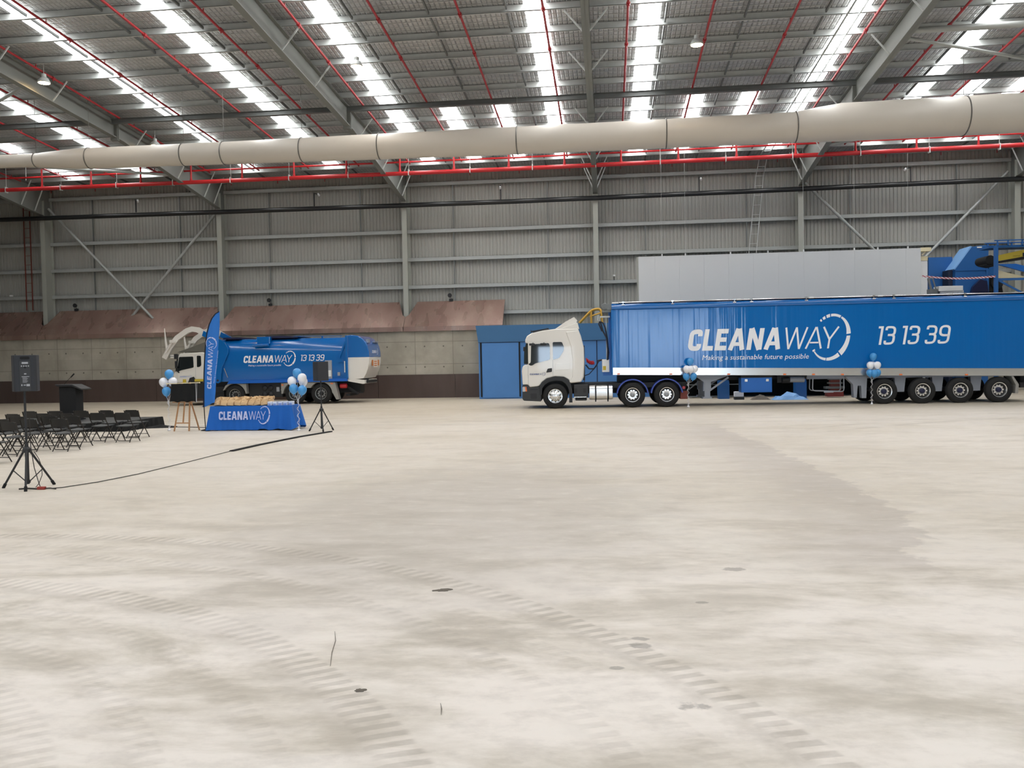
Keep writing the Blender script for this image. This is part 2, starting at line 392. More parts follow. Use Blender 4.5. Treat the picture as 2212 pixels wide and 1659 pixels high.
def glyph(ch, w, t):
    h = t / 2; r = .3
    if ch == 'C': return [(fillet([(w - h, .68), (w - h, 1 - h), (h, 1 - h), (h, h), (w - h, h), (w - h, .32)], r), t)]
    if ch == 'L': return [([(h, 1), (h, h), (w, h)], t)]
    if ch == 'E': return [([(w, 1 - h), (h, 1 - h), (h, h), (w, h)], t), ([(h, .5), (w * .92, .5)], t * .95)]
    if ch == 'A': return [([(h * 1.05, 0), (w / 2 - h * .25, 1)], t), ([(w - h * 1.05, 0), (w / 2 + h * .25, 1)], t), ([(w * .25, .28), (w * .75, .28)], t * .8)]
    if ch == 'N': return [([(h, 0), (h, 1)], t), ([(w - h, 0), (w - h, 1)], t), ([(h * 1.15, 1), (w - h * 1.15, 0)], t)]
    if ch == 'W': return [([(h, 1), (w * .27, 0)], t), ([(w * .27, 0), (w * .5, 1)], t), ([(w * .5, 1), (w * .73, 0)], t), ([(w * .73, 0), (w - h, 1)], t)]
    if ch == 'Y': return [([(h, 1), (w / 2, .42)], t), ([(w - h, 1), (w / 2, .42)], t), ([(w / 2, .46), (w / 2, 0)], t)]
    if ch == '1': return [([(w - h, 0), (w - h, 1)], t), ([(0, 1 - h), (w - h, 1 - h)], t)]
    if ch == '3': return [(fillet([(h, .78), (h, 1 - h), (w - h, 1 - h), (w - h, .52), (w * .3, .52)], .2), t), (fillet([(w * .3, .52), (w - h, .52), (w - h, h), (h, h), (h, .22)], .2), t)]
    if ch == '9': return [(fillet([(w - h, .45), (h, .45), (h, 1 - h), (w - h, 1 - h), (w - h, h), (h, h), (h, .2)], .22), t)]
    return []
BOLD = {'C': .62, 'L': .50, 'E': .54, 'A': .80, 'N': .72}; THIN = {'W': 1.08, 'A': .80, 'Y': .78}; DIG = {'1': .24, '3': .52, '9': .54}
def word(seq, shear, x0=0.0):
    out = []; x = x0
    for ch, w, t, gap in seq:
        for pts, tt in glyph(ch, w, t):
            vs, fs = stroke(pts, tt); out.append(([(x + v.x + shear * v.y, v.y) for v in vs], fs))
        x += w + gap
    return out, x
def ring(cx, cy, rx, ry, shear, segs):
    out = []
    for a0, a1, t0, t1 in segs:
        n = max(2, int(abs(a1 - a0) / 6)); vs = []; fs = []
        for i in range(n + 1):
            q = i / n; a = math.radians(a0 + (a1 - a0) * q); t = t0 + (t1 - t0) * q
            for sgn in (1, -1):
                x = (rx + sgn * t / 2) * math.cos(a); y = (ry + sgn * t / 2) * math.sin(a); vs.append((cx + x + shear * y, cy + y))
        out.append((vs, [(2 * i, 2 * i + 1, 2 * i + 3, 2 * i + 2) for i in range(n)]))
    return out
SEGS = [(133, 128, .10, .12), (124, 116, .12, .14), (112, 101, .14, .15), (98, 66, .12, .11), (63, 8, .08, .20), (3, -48, .16, .26), (-52, -92, .20, .13), (-94, -140, .12, .05), (-141, -146, .12, .12)]
def logo(lift=.17):
    seq = [(ch, BOLD[ch], .215, .085) for ch in 'CLEANA'] + [(ch, THIN[ch], .085, -.02 if ch == 'W' else -.10) for ch in 'WAY']
    o, x = word(seq, lift); o += ring(x - .18, .52, .84, 1.02, .16, SEGS)
    return o
def number(gaps=True):
    seq = []
    for wd_ in ('13', '13', '39'):
        for i, ch in enumerate(wd_): seq.append((ch, DIG[ch] , .115, .10 if i == 0 else .30))
    return word(seq, .15)[0]
def letters(parts, fn, name, mat, parent, off=(0, -1, 0)):
    mb = MB()
    for ii, (vs, fs) in enumerate(parts): mb.add([tuple(a + b * .0012 * (ii % 5) for a, b in zip(fn(*v), off)) for v in vs], fs)
    return mb.build(name, mat, parent)
def font_text(txt, size, fn, name, mat, parent, shear=.2, bold=0.0, width=None):
    cu = bpy.data.curves.new('t', 'FONT'); cu.body = txt; cu.size = size; cu.shear = shear; cu.offset = bold; cu.resolution_u = 2
    to = bpy.data.objects.new('t', cu); C.objects.link(to)
    me = bpy.data.meshes.new_from_object(to.evaluated_get(bpy.context.evaluated_depsgraph_get()))
    bpy.data.objects.remove(to); mb = MB()
    xs = [v.co.x for v in me.vertices]; kx = width / (max(xs) - min(xs)) if width else 1
    mb.add([fn(v.co.x * kx, v.co.y) for v in me.vertices], [tuple(p.vertices) for p in me.polygons])
    bpy.data.meshes.remove(me)
    return mb.build(name, mat, parent)

# ================================================================== THE BUILDING
SL = .0662
def zs(y): return 12.35 + SL * (46.5 - y) if y >= 5 else 12.35 + SL * 41.5 - SL * (5 - y)
XL, XR, YB, YF = -42.0, 32.0, 46.3, -12.0
COLX = [-31.85, -21.34, -10.85, -.55, 9.95, 20.45]
def struct(o, label=None): return tag(o, label, None, None, 'structure')

struct(MB().box(XL, XR, YF, 47.2, -.2, 0).build('floor', 'floor'), 'pale concrete slab floor with tyre tracks and stains')
struct(MB().box(-80, 80, -70, YF, -.25, -.02).build('ground_outside', 'asphalt'), 'dark asphalt yard outside the roller doors')
# roof sheet (underside foil), two slopes
mb = MB()
mb.prism([(47.0, zs(47.0)), (5, zs(5)), (YF, zs(YF)), (YF, zs(YF) + .1), (5, zs(5) + .1), (47.0, zs(47.0) + .1)], XL, XR, 'x')
struct(mb.build('ceiling', 'roof_foil'), 'silver foil roof underside with mesh grid')
# ribbed wall cladding as a real folded sheet
mb = MB(); x = XL; prof = []
while x < XR:
    prof += [(x, YB), (x + .10, YB), (x + .12, YB + .035), (x + .17, YB + .035)]; x += .19
n = len(prof); zt = zs(YB)
mb.add([(px, py, 3.4) for px, py in prof] + [(px, py, zt) for px, py in prof], [(i, i + 1, n + i + 1, n + i) for i in range(n - 1)])
struct(mb.build('wall_back', 'cladding'), 'grey ribbed metal cladding wall behind the trucks')
struct(MB().box(XL, 26, 44.77, 46.9, 0, 3.62).build('wall_lower', 'concrete_wall'), 'precast concrete push wall under the sloping brown plates')
struct(MB().box(XL - .2, XL, YF, 47, 0, 14).build('wall_left', 'outer_wall')); struct(MB().box(XR, XR + .2, YF, 47, 0, 14).build('wall_right', 'outer_wall'))
mb = MB()
for x0, x1, z0, z1 in ((XL, -20, 0, 14), (-20, -13, 5.6, 14), (-13, -3.0, 0, 14), (-3.0, .3, 3.0, 14), (.3, 4.0, 0, 14), (4.0, 13.4, 6.2, 14), (13.4, XR, 0, 14)):
    mb.box(x0, x1, YF - .2, YF, z0, z1)
struct(mb.build('wall_front', 'outer_wall'))

# roof light strips
def strip(i, x, y0, y1, w=.72):
    mb = MB(); h = w / 2
    mb.prism([(y0, zs(y0) - .012), (y1, zs(y1) - .012), (y1, zs(y1) - .002), (y0, zs(y0) - .002)], x - h, x + h, 'x')
    struct(mb.build('window_%d' % i, 'skylight'), 'translucent roof light strip number %d along the roof slope' % i)
i = 1
for x in (-29.0, -24.9, -18.95, -14.4, -9.2, -2.2, 1.55, 8.42, 13.1, 18.6, 24.0):
    y1 = 44.35
    strip(i, x, 38.6 if x == -29.0 else 6.5, y1); i += 1
for x in (-6.76, -4.47, 3.85, 6.1, 15.2, 17.1): strip(i, x, 36.6, 44.35); i += 1
for x in (-24.9, -14.4, -9.2, 1.55, 8.42, 18.6): strip(i, x, -9.5, 3.5); i += 1  # unseen glowing strips behind the camera, added as fill light

# purlins
for q in range(16):
    y = 45.95 - 1.632 * q; z = zs(y)
    mb = MB()
    mb.box(XL, XR, y - .006, y + .006, z - .25, z - .02).box(XL, XR, y - .075, y, z - .262, z - .25).box(XL, XR, y - .075, y - .06, z - .262, z - .235).box(XL, XR, y, y + .075, z - .025, z - .012)
    struct(mb.build('purlin', 'galv'), 'galvanised roof purlin, %s out from the cladding wall' % ORD[q])
# purlin bridging lines
xs = []
for a, b in zip(COLX[:-1], COLX[1:]): xs += [a + (b - a) * t for t in (.25, .5, .75)]
for q, x in enumerate(xs):
    mb = MB()
    for s in range(15):
        y0 = 45.95 - 1.632 * (s + 1) + .08; y1 = 45.95 - 1.632 * s - .08
        mb.bar((x, y0, zs(y0) - .15), (x, y1, zs(y1) - .15), .05, .09)
    struct(mb.build('purlin_bridging', 'galv_dark'), 'thin bridging bars between purlins, %s line counted from the left end' % ORD[q])
# tie beam across the bays under the purlins
for q, (a, b) in enumerate(zip([XL] + COLX, COLX + [XR])):
    y = 35.05; z = zs(y) - .62
    mb = MB().box(a + .15, b - .15, y - .09, y + .09, z, z + .015).box(a + .15, b - .15, y - .01, y + .01, z, z + .2).box(a + .15, b - .15, y - .09, y + .09, z + .19, z + .205)
    struct(mb.build('tie_beam', 'galv_dark'), 'dark steel tie beam under the purlins, %s bay from the left' % ORD[q])

# portal frames
for q, x in enumerate(COLX):
    nm = ORD[q] + ' from the left'
    col = MB()
    z1 = zs(46.2) - .3
    col.box(x - .135, x + .135, 45.42, 45.45, 3.75, z1 - .6).box(x - .135, x + .135, 46.14, 46.17, 3.75, z1).box(x - .01, x + .01, 45.44, 46.15, 3.75, z1)
    col.box(x - .16, x + .16, 45.40, 46.2, 3.66, 3.75)
    o = struct(col.build('steel_column', 'steel_green'), 'grey steel column on the back wall, ' + nm)
    tag(o, cat='column')
    raf = MB(); hw = .125
    def top(y): return zs(y) - .27
    def bot(y): return top(y) - .80 if y <= 36 else top(y) - .80 - (y - 36) / 9.4 * .74
    ys = [5, 20, 30, 36, 45.42]
    for a, b in zip(ys[:-1], ys[1:]):
        for fn, t in ((top, -.025), (bot, .03)):
            raf.prism([(a, fn(a)), (b, fn(b)), (b, fn(b) + t), (a, fn(a) + t)], x - hw, x + hw, 'x')
        raf.prism([(a, bot(a)), (b, bot(b)), (b, top(b)), (a, top(a))], x - .008, x + .008, 'x')
    raf.prism([(-11.9, zs(-11.9) - 1.07), (5, top(5) - .8), (5, top(5)), (-11.9, zs(-11.9) - .27)], x - .1, x + .1, 'x')
    for y in (35.45, 35.55): raf.box(x - .16, x + .16, y, y + .03, bot(y) - .12, top(y))
    raf.prism([(45.42, bot(45.42)), (46.14, bot(45.42) - .02), (46.14, top(46.1)), (45.42, top(45.42))], x - .012, x + .012, 'x')
    o = struct(raf.build('roof_beam', 'steel_rafter'), 'haunched steel rafter running up the roof, ' + nm); tag(o, cat='rafter')
    for y in (28.0, 31.2, 36.9, 40.8, 43.6, 44.7):
        fb = MB()
        for s in (-1, 1):
            fb.bar((x + s * .1, y, bot(y) + .06), (x + s * .70, y, zs(y) - .3), .045, .045)
        fo = fb.build('fly_brace', 'galv', None); fo.parent = o
# girts
for q, z in enumerate((4.55, 6.03, 7.53, 9.06, 11.62)):
    mb = MB().box(XL, XR, 46.06, 46.30, z + .09, z + .102).box(XL, XR, 46.06, 46.072, z - .1, z + .1).box(XL, XR, 46.06, 46.12, z - .102, z - .09)
    struct(mb.build('wall_girt', 'galv_girt'), 'horizontal galvanised girt on the cladding, %s up from the brown plates' % ORD[q])
for q, x in enumerate(xs):
    if q % 3 == 1: continue
    mb = MB().box(x - .025, x + .025, 46.1, 46.16, 4.6, 11.55)
    struct(mb.build('girt_bridging', 'galv_dark'), 'thin vertical bar between girts, %s from the left' % ORD[q])
# cross bracing tubes in two bays
def brace(a, b, label):
    mb = MB().tube([a, b], .075, 10); o = mb.build('cross_brace', 'galv_girt', None, True); tag(o, label, 'brace', 'cross braces on the back wall', 'thing'); return o
brace((-31.7, 45.80, 11.05), (-25.4, 45.50, 4.62), 'steel brace falling to the right between the first and second columns')
brace((-21.5, 45.97, 10.75), (-26.9, 45.72, 4.68), 'steel brace falling to the left between the first and second columns')
brace((10.15, 45.80, 10.9), (15.4, 45.50, 5.3), 'steel brace falling to the right behind the big grey panel')
brace((20.2, 45.9, 11.0), (15.0, 45.7, 5.6), 'steel brace falling to the left toward the grey panel top')

# sloping brown wear plates, lip and dark skirting plates
PY0, PZ0, PY1, PZ1 = 44.66, 3.80, 46.02, 5.22
def pl(u, v, off=0.0): return (u, PY0 + (PY1 - PY0) * v + off * .72, PZ0 + (PZ1 - PZ0) * v + off * -.69)
def plate(xa, xb, na, nb):
    P = [(xa, 0), (xb, 0)]
    if nb: P += [(xb, .40), (xb - .16, .47), (xb - .5, 1)]
    else: P += [(xb, 1)]
    if na: P += [(xa + .5, 1), (xa + .16, .47), (xa, .40)]
    else: P += [(xa, 1)]
    mb = MB(); n = len(P)
    mb.add([pl(u, v) for u, v in P] + [pl(u, v, .03) for u, v in P], [tuple(range(n)), tuple(range(2 * n - 1, n - 1, -1))] + [((i + 1) % n, i, n + i, n + (i + 1) % n) for i in range(n)])
    mb.box(xa + .01, xb - .01, PY0 - .03, PY0 + .02, PZ0 - .24, PZ0 + .01)
    return mb
edges = [(XL, COLX[0], 0, 1), (COLX[0], COLX[1], 1, 1), (COLX[1], COLX[2], 1, 1), (COLX[2], -5.5, 1, 0)]
names = ['left of the first column', 'between the first and second columns, behind the flag', 'above the collection truck body', 'at the right end beside the blue booth']
for (a, b, na, nb), nm in zip(edges, names):
    o = plate(a + .01, b - .01, na, nb).build('wear_plate', 'brown_plate'); tag(o, 'sloping rusty brown steel plate ' + nm, 'steel plate', None, 'structure')
x = XL + .3; q = 0
while x < -6.6:
    x1 = min(x + 4.2, -6.6)
    struct(MB().box(x + .01, x1 - .01, 44.70, 44.77, 0, 1.25).build('baseboard_back', 'brown_dark'), 'dark brown steel skirting plate at the wall foot, %s from the left' % ORD[q]); x = x1; q += 1

# ------------------------------------------------------------------ services under the roof
# fabric air duct
secs = [(-37, .27), (-23.4, .27), (-21.5, .41), (-15.2, .44), (-9, .49), (-6.6, .495), (-5.6, .515), (2.3, .535), (7.0, .55), (8.7, .69), (13.2, .70), (22, .71)]
pts, rads = [], []
for (xa, ra), (xb, rb) in zip(secs[:-1], secs[1:]):
    nn = max(2, int((xb - xa) / .8))
    for t in range(nn): pts.append((xa + (xb - xa) * t / nn, ra + (rb - ra) * t / nn))
pts.append(secs[-1])
def ductz(x): return 10.43 + .00022 * (x - 1) ** 2 + (.10 if x > 8.6 else 0.10 * max(0, (x - 7)) / 1.7 if x > 7 else 0)
duct = thing('air_duct', 'long cream fabric air duct hanging across the hall under the roof', 'duct', (0, 33, 0))
MB().tube([(x, 0, ductz(x)) for x, r in pts], [r * (1 + .008 * math.sin(x * 5)) for x, r in pts], 32).build('duct_sleeve', 'duct', duct, True)
def rad_at(x):
    for (xa, ra), (xb, rb) in zip(secs[:-1], secs[1:]):
        if xa <= x <= xb: return ra + (rb - ra) * (x - xa) / (xb - xa)
for x in (-29, -23.3, -20.95, -16.9, -15.2, -11.95, -8.8, -3.35, 2.3, 7.05, 13.0, 18.5):
    mb = MB(); r = rad_at(x) * 1.012
    mb.tube([(x, r * math.cos(a * PI / 20), ductz(x) + r * math.sin(a * PI / 20)) for a in range(41)], .022, 6, False)
    mb.tube([(x, 0, ductz(x) + r), (x, 0, zs(33) - .2)], .008, 5)
    mb.build('support_ring', 'ring', duct, True)
# red sprinkler main, feeder and risers
main = thing('sprinkler_main', 'thick red sprinkler main pipe across the hall below the duct', 'pipe', (0, 41.4, 0))
MB().tube([(XL, 0, 11.28), (-20, 0, 11.24), (-4.4, 0, 11.21), (8, 0, 11.24), (XR, 0, 11.36)], .10, 16).build('pipe', 'red_paint', main, True)
RX = [.80 + 2.70 * q for q in range(-13, 9)]
for x in [v for v in RX if -36 < v < 24]:
    MB().tube([(x - .05, 0, 11.25), (x - .05, 0, 12.235)], .045, 8).tube([(x - .05, 0, 11.3), (x - .05, 0, 11.42)], .065, 8).build('riser', 'red_paint', main, True)
x = -34.0
while x < 22:
    MB().tube([(x, 0, 11.2), (x, 0, zs(41.4) - .1)], .010, 5).box(x - .02, x + .02, -.105, .105, 11.11, 11.40).build('hanger', 'galv', main); x += 3.05
feed = thing('sprinkler_feeder', 'thin red feeder pipe just above the red sprinkler main', 'pipe', (0, 41.62, 0))
MB().tube([(XL, 0, 11.95), (-4.4, 0, 11.80), (XR, 0, 11.90)], .045, 10).build('pipe', 'red_paint', feed, True)
for x in (-30, -22, -14, -6, 2, 10, 18): MB().box(x - .015, x + .015, -.01, .01, 11.75, zs(41.6) - .2).build('hanger', 'galv', feed)
for q, x in enumerate([v for v in RX if -32 < v < 21]):
    t = thing('sprinkler_pipe', 'red sprinkler branch pipe running up the roof slope, %s from the left' % (ORD[q] if q < 20 else 'last'), 'pipe', (x, 0, 0), 0, 'red sprinkler branch pipes')
    mb = MB().tube([(0, 8, zs(8) - .40), (0, 43.4, zs(43.4) - .40)], .042, 8)
    y = 45.95
    while y > 20: mb.box(-.015, .015, y - .012, y + .012, zs(y) - .42, zs(y) - .24); y -= 3.264
    mb.build('pipe', 'pipe_red', t, True)
    for y in (27.6, 30.6, 35.4, 40.2): MB().tube([(0, y - .07, zs(y) - .398), (0, y + .07, zs(y) - .407)], .066, 8).tube([(0, y, zs(y) - .42), (0, y, zs(y) - .52)], .02, 6).build('coupling', 'pipe_red', t, True)
# black pipe with sensor arms
bp = thing('black_pipe', 'long glossy black pipe fixed along the front of the columns', 'pipe', (0, 45.29, 0))
MB().tube([(XL, 0, 10.48), (-26, 0, 10.42), (-5, 0, 10.35), (8, 0, 10.40), (XR, 0, 10.56)], .125, 14).build('pipe', 'black_pipe', bp, True)
for q, (x, s) in enumerate(((-26.1, 1), (-15.8, 1), (-5.55, .12), (4.82, .05), (15.3, -1))):
    nmz = ['between the first two columns', 'between the second and third columns', 'between the third and fourth columns', 'above the grey panel left end', 'at the right end of the pipe'][q]
    t = thing('misting_arm', 'black nozzle arm on the black pipe ' + nmz, 'nozzle', (x, 45.29, 10.505 + .0002 * (x + 5) ** 2), 0, 'nozzle arms on the black pipe')
    MB().box(-.03, .03, -.03, .03, -.02, .70).build('post', 'black_plastic', t)
    MB().bar((0, 0, .69), (.42 * s, -.55, .52), .06, .06).build('arm', 'black_plastic', t)
    MB().tube([(.42 * s, -.55, .53), (.52 * s, -.68, .43)], .055, 10).build('nozzle', 'lamp_lens', t, True)
# high bay lamps
for q, (x, y, nm) in enumerate(((-20.74, 29.97, 'beside the left rafter'), (-8.82, 30.15, 'against the third roof light strip'), (3.17, 30.0, 'right of the middle rafter'), (-20.64, 37.6, 'just above the duct at left'))):
    z = 12.63 if y < 35 else 12.15
    t = thing('highbay_lamp', 'glowing round high bay lamp hanging ' + nm, 'lamp', (x, y, z), 0, 'high bay lamps')
    MB().lathe([(0, .0), (.2, 0), (.2, -.012), (0, -.012)], 20, 'z').build('lens', 'lamp_glow', t, True)
    MB().lathe([(.215, -.01), (.225, .03), (.16, .16), (.09, .2), (.09, .32), (0, .32)], 20, 'z').build('housing', 'galv', t, True)
    MB().tube([(0, 0, .3), (0, 0, zs(y) - z - .1)], .012, 6).build('stem', 'galv', t)
# cable ladders
def ladder(name, pts, side, label, mat='galv'):
    t = thing(name, label, 'cable ladder'); mb = MB(); w = .19; sd = Vector(side) * w
    pts = [Vector(p) for p in pts]
    for s in (-1, 1):
        for a, b in zip(pts[:-1], pts[1:]): mb.bar(a + sd * s, b + sd * s, .03, .07)
    mb.build('rail', mat, t)
    for a, b in zip(pts[:-1], pts[1:]):
        n = int((b - a).length / .5)
        for i in range(n): p = a + (b - a) * i / n; MB().bar(p - sd, p + sd, .03, .02).build('rung', mat, t)
ladder('cable_ladder', [(8.25, 20, zs(20) - .33), (8.05, 45.2, zs(45.2) - .33), (8.0, 46.0, 11.3), (7.6, 46.0, 7.3)], (1, 0, 0), 'cable ladder over the fourth roof light from the right and down the wall')
ladder('cable_ladder', [(-33.2, 46.0, 11.6), (-33.2, 46.0, 5.3)], (1, 0, 0), 'rusty cable ladder on the cladding left of the first column', 'rust_red')
# tube struts in the right hand bay
for a, b, r, lb in (((10.0, 30.2, 12.75), (20.4, 30.2, 12.75), .11, 'thick horizontal tube strut between the two right rafters'), ((10.1, 30.4, 12.6), (20.3, 35.3, 12.25), .06, 'slim diagonal tube strut crossing the right bay'), ((10.1, 40.6, 11.5), (20.3, 36.2, 12.15), .07, 'diagonal tube strut low in the right bay behind the duct'),
                 ((-31.7, 36.4, 12.1), (-21.5, 30.0, 12.6), .07, 'diagonal tube strut crossing the left bay'), ((-31.7, 37.6, 11.95), (-21.5, 40.7, 11.5), .07, 'diagonal tube strut low in the left bay behind the duct')):
    tag(MB().tube([a, b], r, 10).build('roof_strut', 'galv_girt', None, True), lb, 'strut', None, 'thing')
t = thing('sensor_post', 'small white capped sensor on a black stem right of the middle column', 'sensor', (.38, 46.02, 6.1))
MB().tube([(0, 0, 0), (0, -.05, .22)], .02, 8).build('stem', 'black_plastic', t); MB().lathe([(0, .2), (.07, .2), (.075, .28), (0, .29)], 14, 'z', (0, -.05, 0)).build('cap', 'pvc_white', t, True)
t = thing('emergency_light', 'small white light box on the wall girt at the far left', 'light', (-34.35, 46.03, 6.13)); MB().box(-.08, .08, -.06, .06, 0, .10).build('case', 'pvc_white', t, False, .01)
# flood lamps standing on the plates
for x, nm in ((-30.36, 'left of the cross braces'), (-18.76, 'above the white cab'), (-8.5, 'above the collection truck tail')):
    t = thing('flood_lamp', 'small black flood lamp on top of the brown plate ' + nm, 'flood lamp', (x, 46.0, 5.2), 0, 'flood lamps on the brown plates')
    MB().box(-.07, .13, -.05, .05, 0, .14).build('bracket', 'black_plastic', t, bevel=.01)
    MB().tube([(.05, 0, .12), (.0, 0, .27)], .015, 6).build('arm', 'black_plastic', t)
    MB().lathe([(0, -.09), (.1, -.09), (.12, -.06), (.09, .05), (.05, .08), (0, .08)], 16, 'y', (-.03, 0, .32)).build('head', 'black_plastic', t, True)

# ================================================================== VEHICLES
def wheel(parent, s, y0, style, z=.5, R=.5, far=False):
    w = .29; d = 1
    prof = [(.29, .03), (.33, .0), (.44, .004), (.482, .03), (.5, .07), (.5, w - .07), (.482, w - .03), (.44, w - .004), (.33, w), (.29, w - .03), (.29, .03)]
    t = MB().lathe(prof, 40, 'y', cap=False).build('wheel', 'rubber', parent, True)
    t.location = (s, y0, z)
    if far:
        MB().lathe([(0, .1), (.29, .1), (.29, .2), (0, .2)], 20, 'y').build('rim', 'chassis', t, True); return t
    rim = MB()
    if style == 'front':
        rim.lathe([(.292, .04), (.285, .008), (.262, .012), (.245, .05), (.205, .035), (.17, .0), (.12, -.035), (.07, -.05), (.0, -.05)], 36, cap=False)
        rim.build('rim', 'chrome', t, True)
        h = MB()
        for i in range(10):
            a = 2 * PI * i / 10
            h.lathe([(0, -.075), (.016, -.075), (.02, 0), (0, 0)], 8, 'y', (.135 * math.cos(a), 0, .135 * math.sin(a)))
        h.build('wheel_nut', 'chrome', t, True)
        h = MB()
        for i in range(10):
            a = 2 * PI * (i + .5) / 10
            h.lathe([(0, .028), (.021, .028), (.021, .05), (0, .05)], 10, 'y', (.222 * math.cos(a), 0, .222 * math.sin(a)))
        h.build('vent_hole_discs', 'black_matte', t, True)  # black discs laid on the rim for its dark vent holes
    else:
        mt = 'chrome' if style != 'plain' else 'rim_steel'
        rim.lathe([(.292, .04), (.287, .006), (.262, .01), (.255, .06), (.248, .13), (.215, .135), (.20, .10), (.12, .095), (.10, .10), (.0, .10)], 36, cap=False)
        rim.build('rim', mt, t, True)
        MB().lathe([(.214, .128), (.25, .122), (.25, .132), (.214, .138)], 36, cap=False).build('recess_shade_ring', 'chassis', t, True)  # dark ring added inside the rim to show the recess in shade
        hub = MB().lathe([(.105, .10), (.10, .04), (.085, .02), (.05, .01), (0, .01)] if style != 'drive' else [(.09, .1), (.085, .035), (.06, .02), (.035, .02), (.03, .035), (0, .035)], 24)
        hub.build('hub', {'trailer': 'navy', 'drive': 'rim_steel', 'plain': 'chassis'}[style], t, True)
        h = MB()
        for i in range(10):
            a = 2 * PI * i / 10
            h.lathe([(0, .07), (.014, .07), (.018, .1), (0, .1)], 8, 'y', (.15 * math.cos(a), 0, .15 * math.sin(a)))
        h.build('wheel_nut', mt, t, True)
        h = MB()
        for i in range(10):
            a = 2 * PI * (i + .5) / 10
            h.lathe([(0, .090), (.025, .090), (.025, .12), (0, .12)], 10, 'y', (.182 * math.cos(a), 0, .182 * math.sin(a)))
        h.build('vent_hole_discs', 'black_matte', t, True)  # black discs stand in for the shaded vent holes of the dish
    return t
def band(c, r0, r1, a0, a1, n=20):
    p = [(c[0] + r1 * math.cos(math.radians(a0 + (a1 - a0) * i / n)), c[1] + r1 * math.sin(math.radians(a0 + (a1 - a0) * i / n))) for i in range(n + 1)]
    q = [(c[0] + r0 * math.cos(math.radians(a0 + (a1 - a0) * i / n)), c[1] + r0 * math.sin(math.radians(a0 + (a1 - a0) * i / n))) for i in range(n + 1)]
    return p, q
def arc_strip(mb, c, r0, r1, a0, a1, y0, y1, n=20):
    p, q = band(c, r0, r1, a0, a1, n)
    for i in range(n): mb.prism([p[i], p[i + 1], q[i + 1], q[i]], y0, y1)
    return mb
def strip_path(mb, outer, inner, y0, y1):
    for i in range(len(outer) - 1): mb.prism([outer[i], outer[i + 1], inner[i + 1], inner[i]], y0, y1)
    return mb
TL, TA = (0, 34.05, 0), .038

# ---- prime mover
pm = thing('prime_mover', 'white day cab prime mover coupled to the long blue trailer', 'truck', TL, TA)
cab = [(-3.20, .97), (-3.42, .97), (-3.45, 1.52), (-3.42, 1.69), (-3.33, 1.775), (-3.19, 1.78), (-3.19, 2.63), (-3.29, 2.64), (-3.285, 2.77), (-3.22, 2.92), (-3.03, 3.03), (-2.56, 3.13), (-2.11, 3.18), (-1.17, 3.17), (-1.06, 2.88), (-.95, 2.41), (-.935, 1.85), (-.97, 1.25), (-1.08, 1.04), (-1.5, 1.0), (-1.6, 1.15), (-1.77, 1.25), (-2.12, 1.28), (-2.45, 1.2), (-2.64, 1.06), (-2.76, .90), (-3.14, .86)]
MB().prism(cab, .06, 2.44).build('cab_shell', 'white_paint', pm, False, .045, 3)
MB().prism([(-3.36, 1.79), (-3.18, 1.79), (-3.18, 2.645), (-3.26, 2.645), (-3.34, 2.3)], .075, 2.425).build('windscreen', 'screen_glass', pm, False, .03)
win = fillet([(-3.05, 2.58), (-2.34, 2.62), (-2.305, 2.50), (-2.31, 1.955), (-2.9, 1.82), (-3.0, 1.745), (-3.10, 1.73), (-3.19, 1.80), (-3.08, 1.84)], .05, 3, True)
g1 = MB().prism(win, .042, .10).build('side_window', 'cab_glass', pm)
MB().prism(fillet([(-2.19, 2.655), (-1.82, 2.655), (-1.735, 2.43), (-1.765, 2.29), (-1.95, 2.01), (-2.19, 1.955)], .05, 3, True), .042, .10).build('quarter_window', 'cab_glass', pm)
MB().box(-3.195, -3.185, .05, .08, .97, 1.74).box(-2.20, -2.19, .05, .08, 1.27, 1.95).build('door_seam', 'print_grey', pm)
MB().prism(fillet([(-2.47, 1.44), (-2.41, 1.6), (-2.23, 1.62), (-2.24, 1.47)], .03, 3, True), .04, .08).build('door_handle', 'black_plastic', pm)
MB().prism([(-1.60, 1.02), (-1.43, 1.25), (-1.40, 1.9), (-1.47, 2.5), (-1.66, 3.05), (-1.2, 3.1), (-1.09, 2.86), (-.965, 2.4), (-.955, 1.85), (-1.0, 1.27), (-1.1, 1.06)], .035, .2).build('side_fairing', 'white_paint', pm, False, .02)
MB().prism(fillet([(-2.12, 1.52), (-1.52, 1.55), (-1.5, 1.82), (-2.1, 1.8)], .04, 3, True), .052, .08).build('side_panel', 'white_paint', pm, False, .008)
df = MB().prism([(-2.12, 3.17), (-2.02, 3.23), (-1.67, 3.47), (-1.32, 3.65), (-1.19, 3.50), (-1.25, 3.38), (-2.0, 3.17)], .3, 2.2)
df.prism([(-2.0, 3.165), (-1.19, 3.42), (-1.12, 3.16)], .12, 2.38); df.build('roof_deflector', 'white_paint', pm, False, .02)
MB().bar((-3.07, .5, 3.1), (-2.35, .5, 3.21), .04, .05).bar((-3.07, 1.9, 3.1), (-2.35, 1.9, 3.21), .04, .05).tube([(-3.07, .5, 3.02), (-3.07, .5, 3.17)], .012, 6).tube([(-2.42, .5, 3.15), (-2.42, .5, 3.24)], .012, 6).build('roof_rack', 'black_plastic', pm)
bp_ = MB().prism([(-3.43, .955), (-3.19, .955), (-3.13, .85), (-2.76, .89), (-2.68, .5), (-2.69, .29), (-3.38, .33), (-3.44, .40)], .05, 2.45)
bp_.build('bumper', 'dark_grey', pm, False, .025)
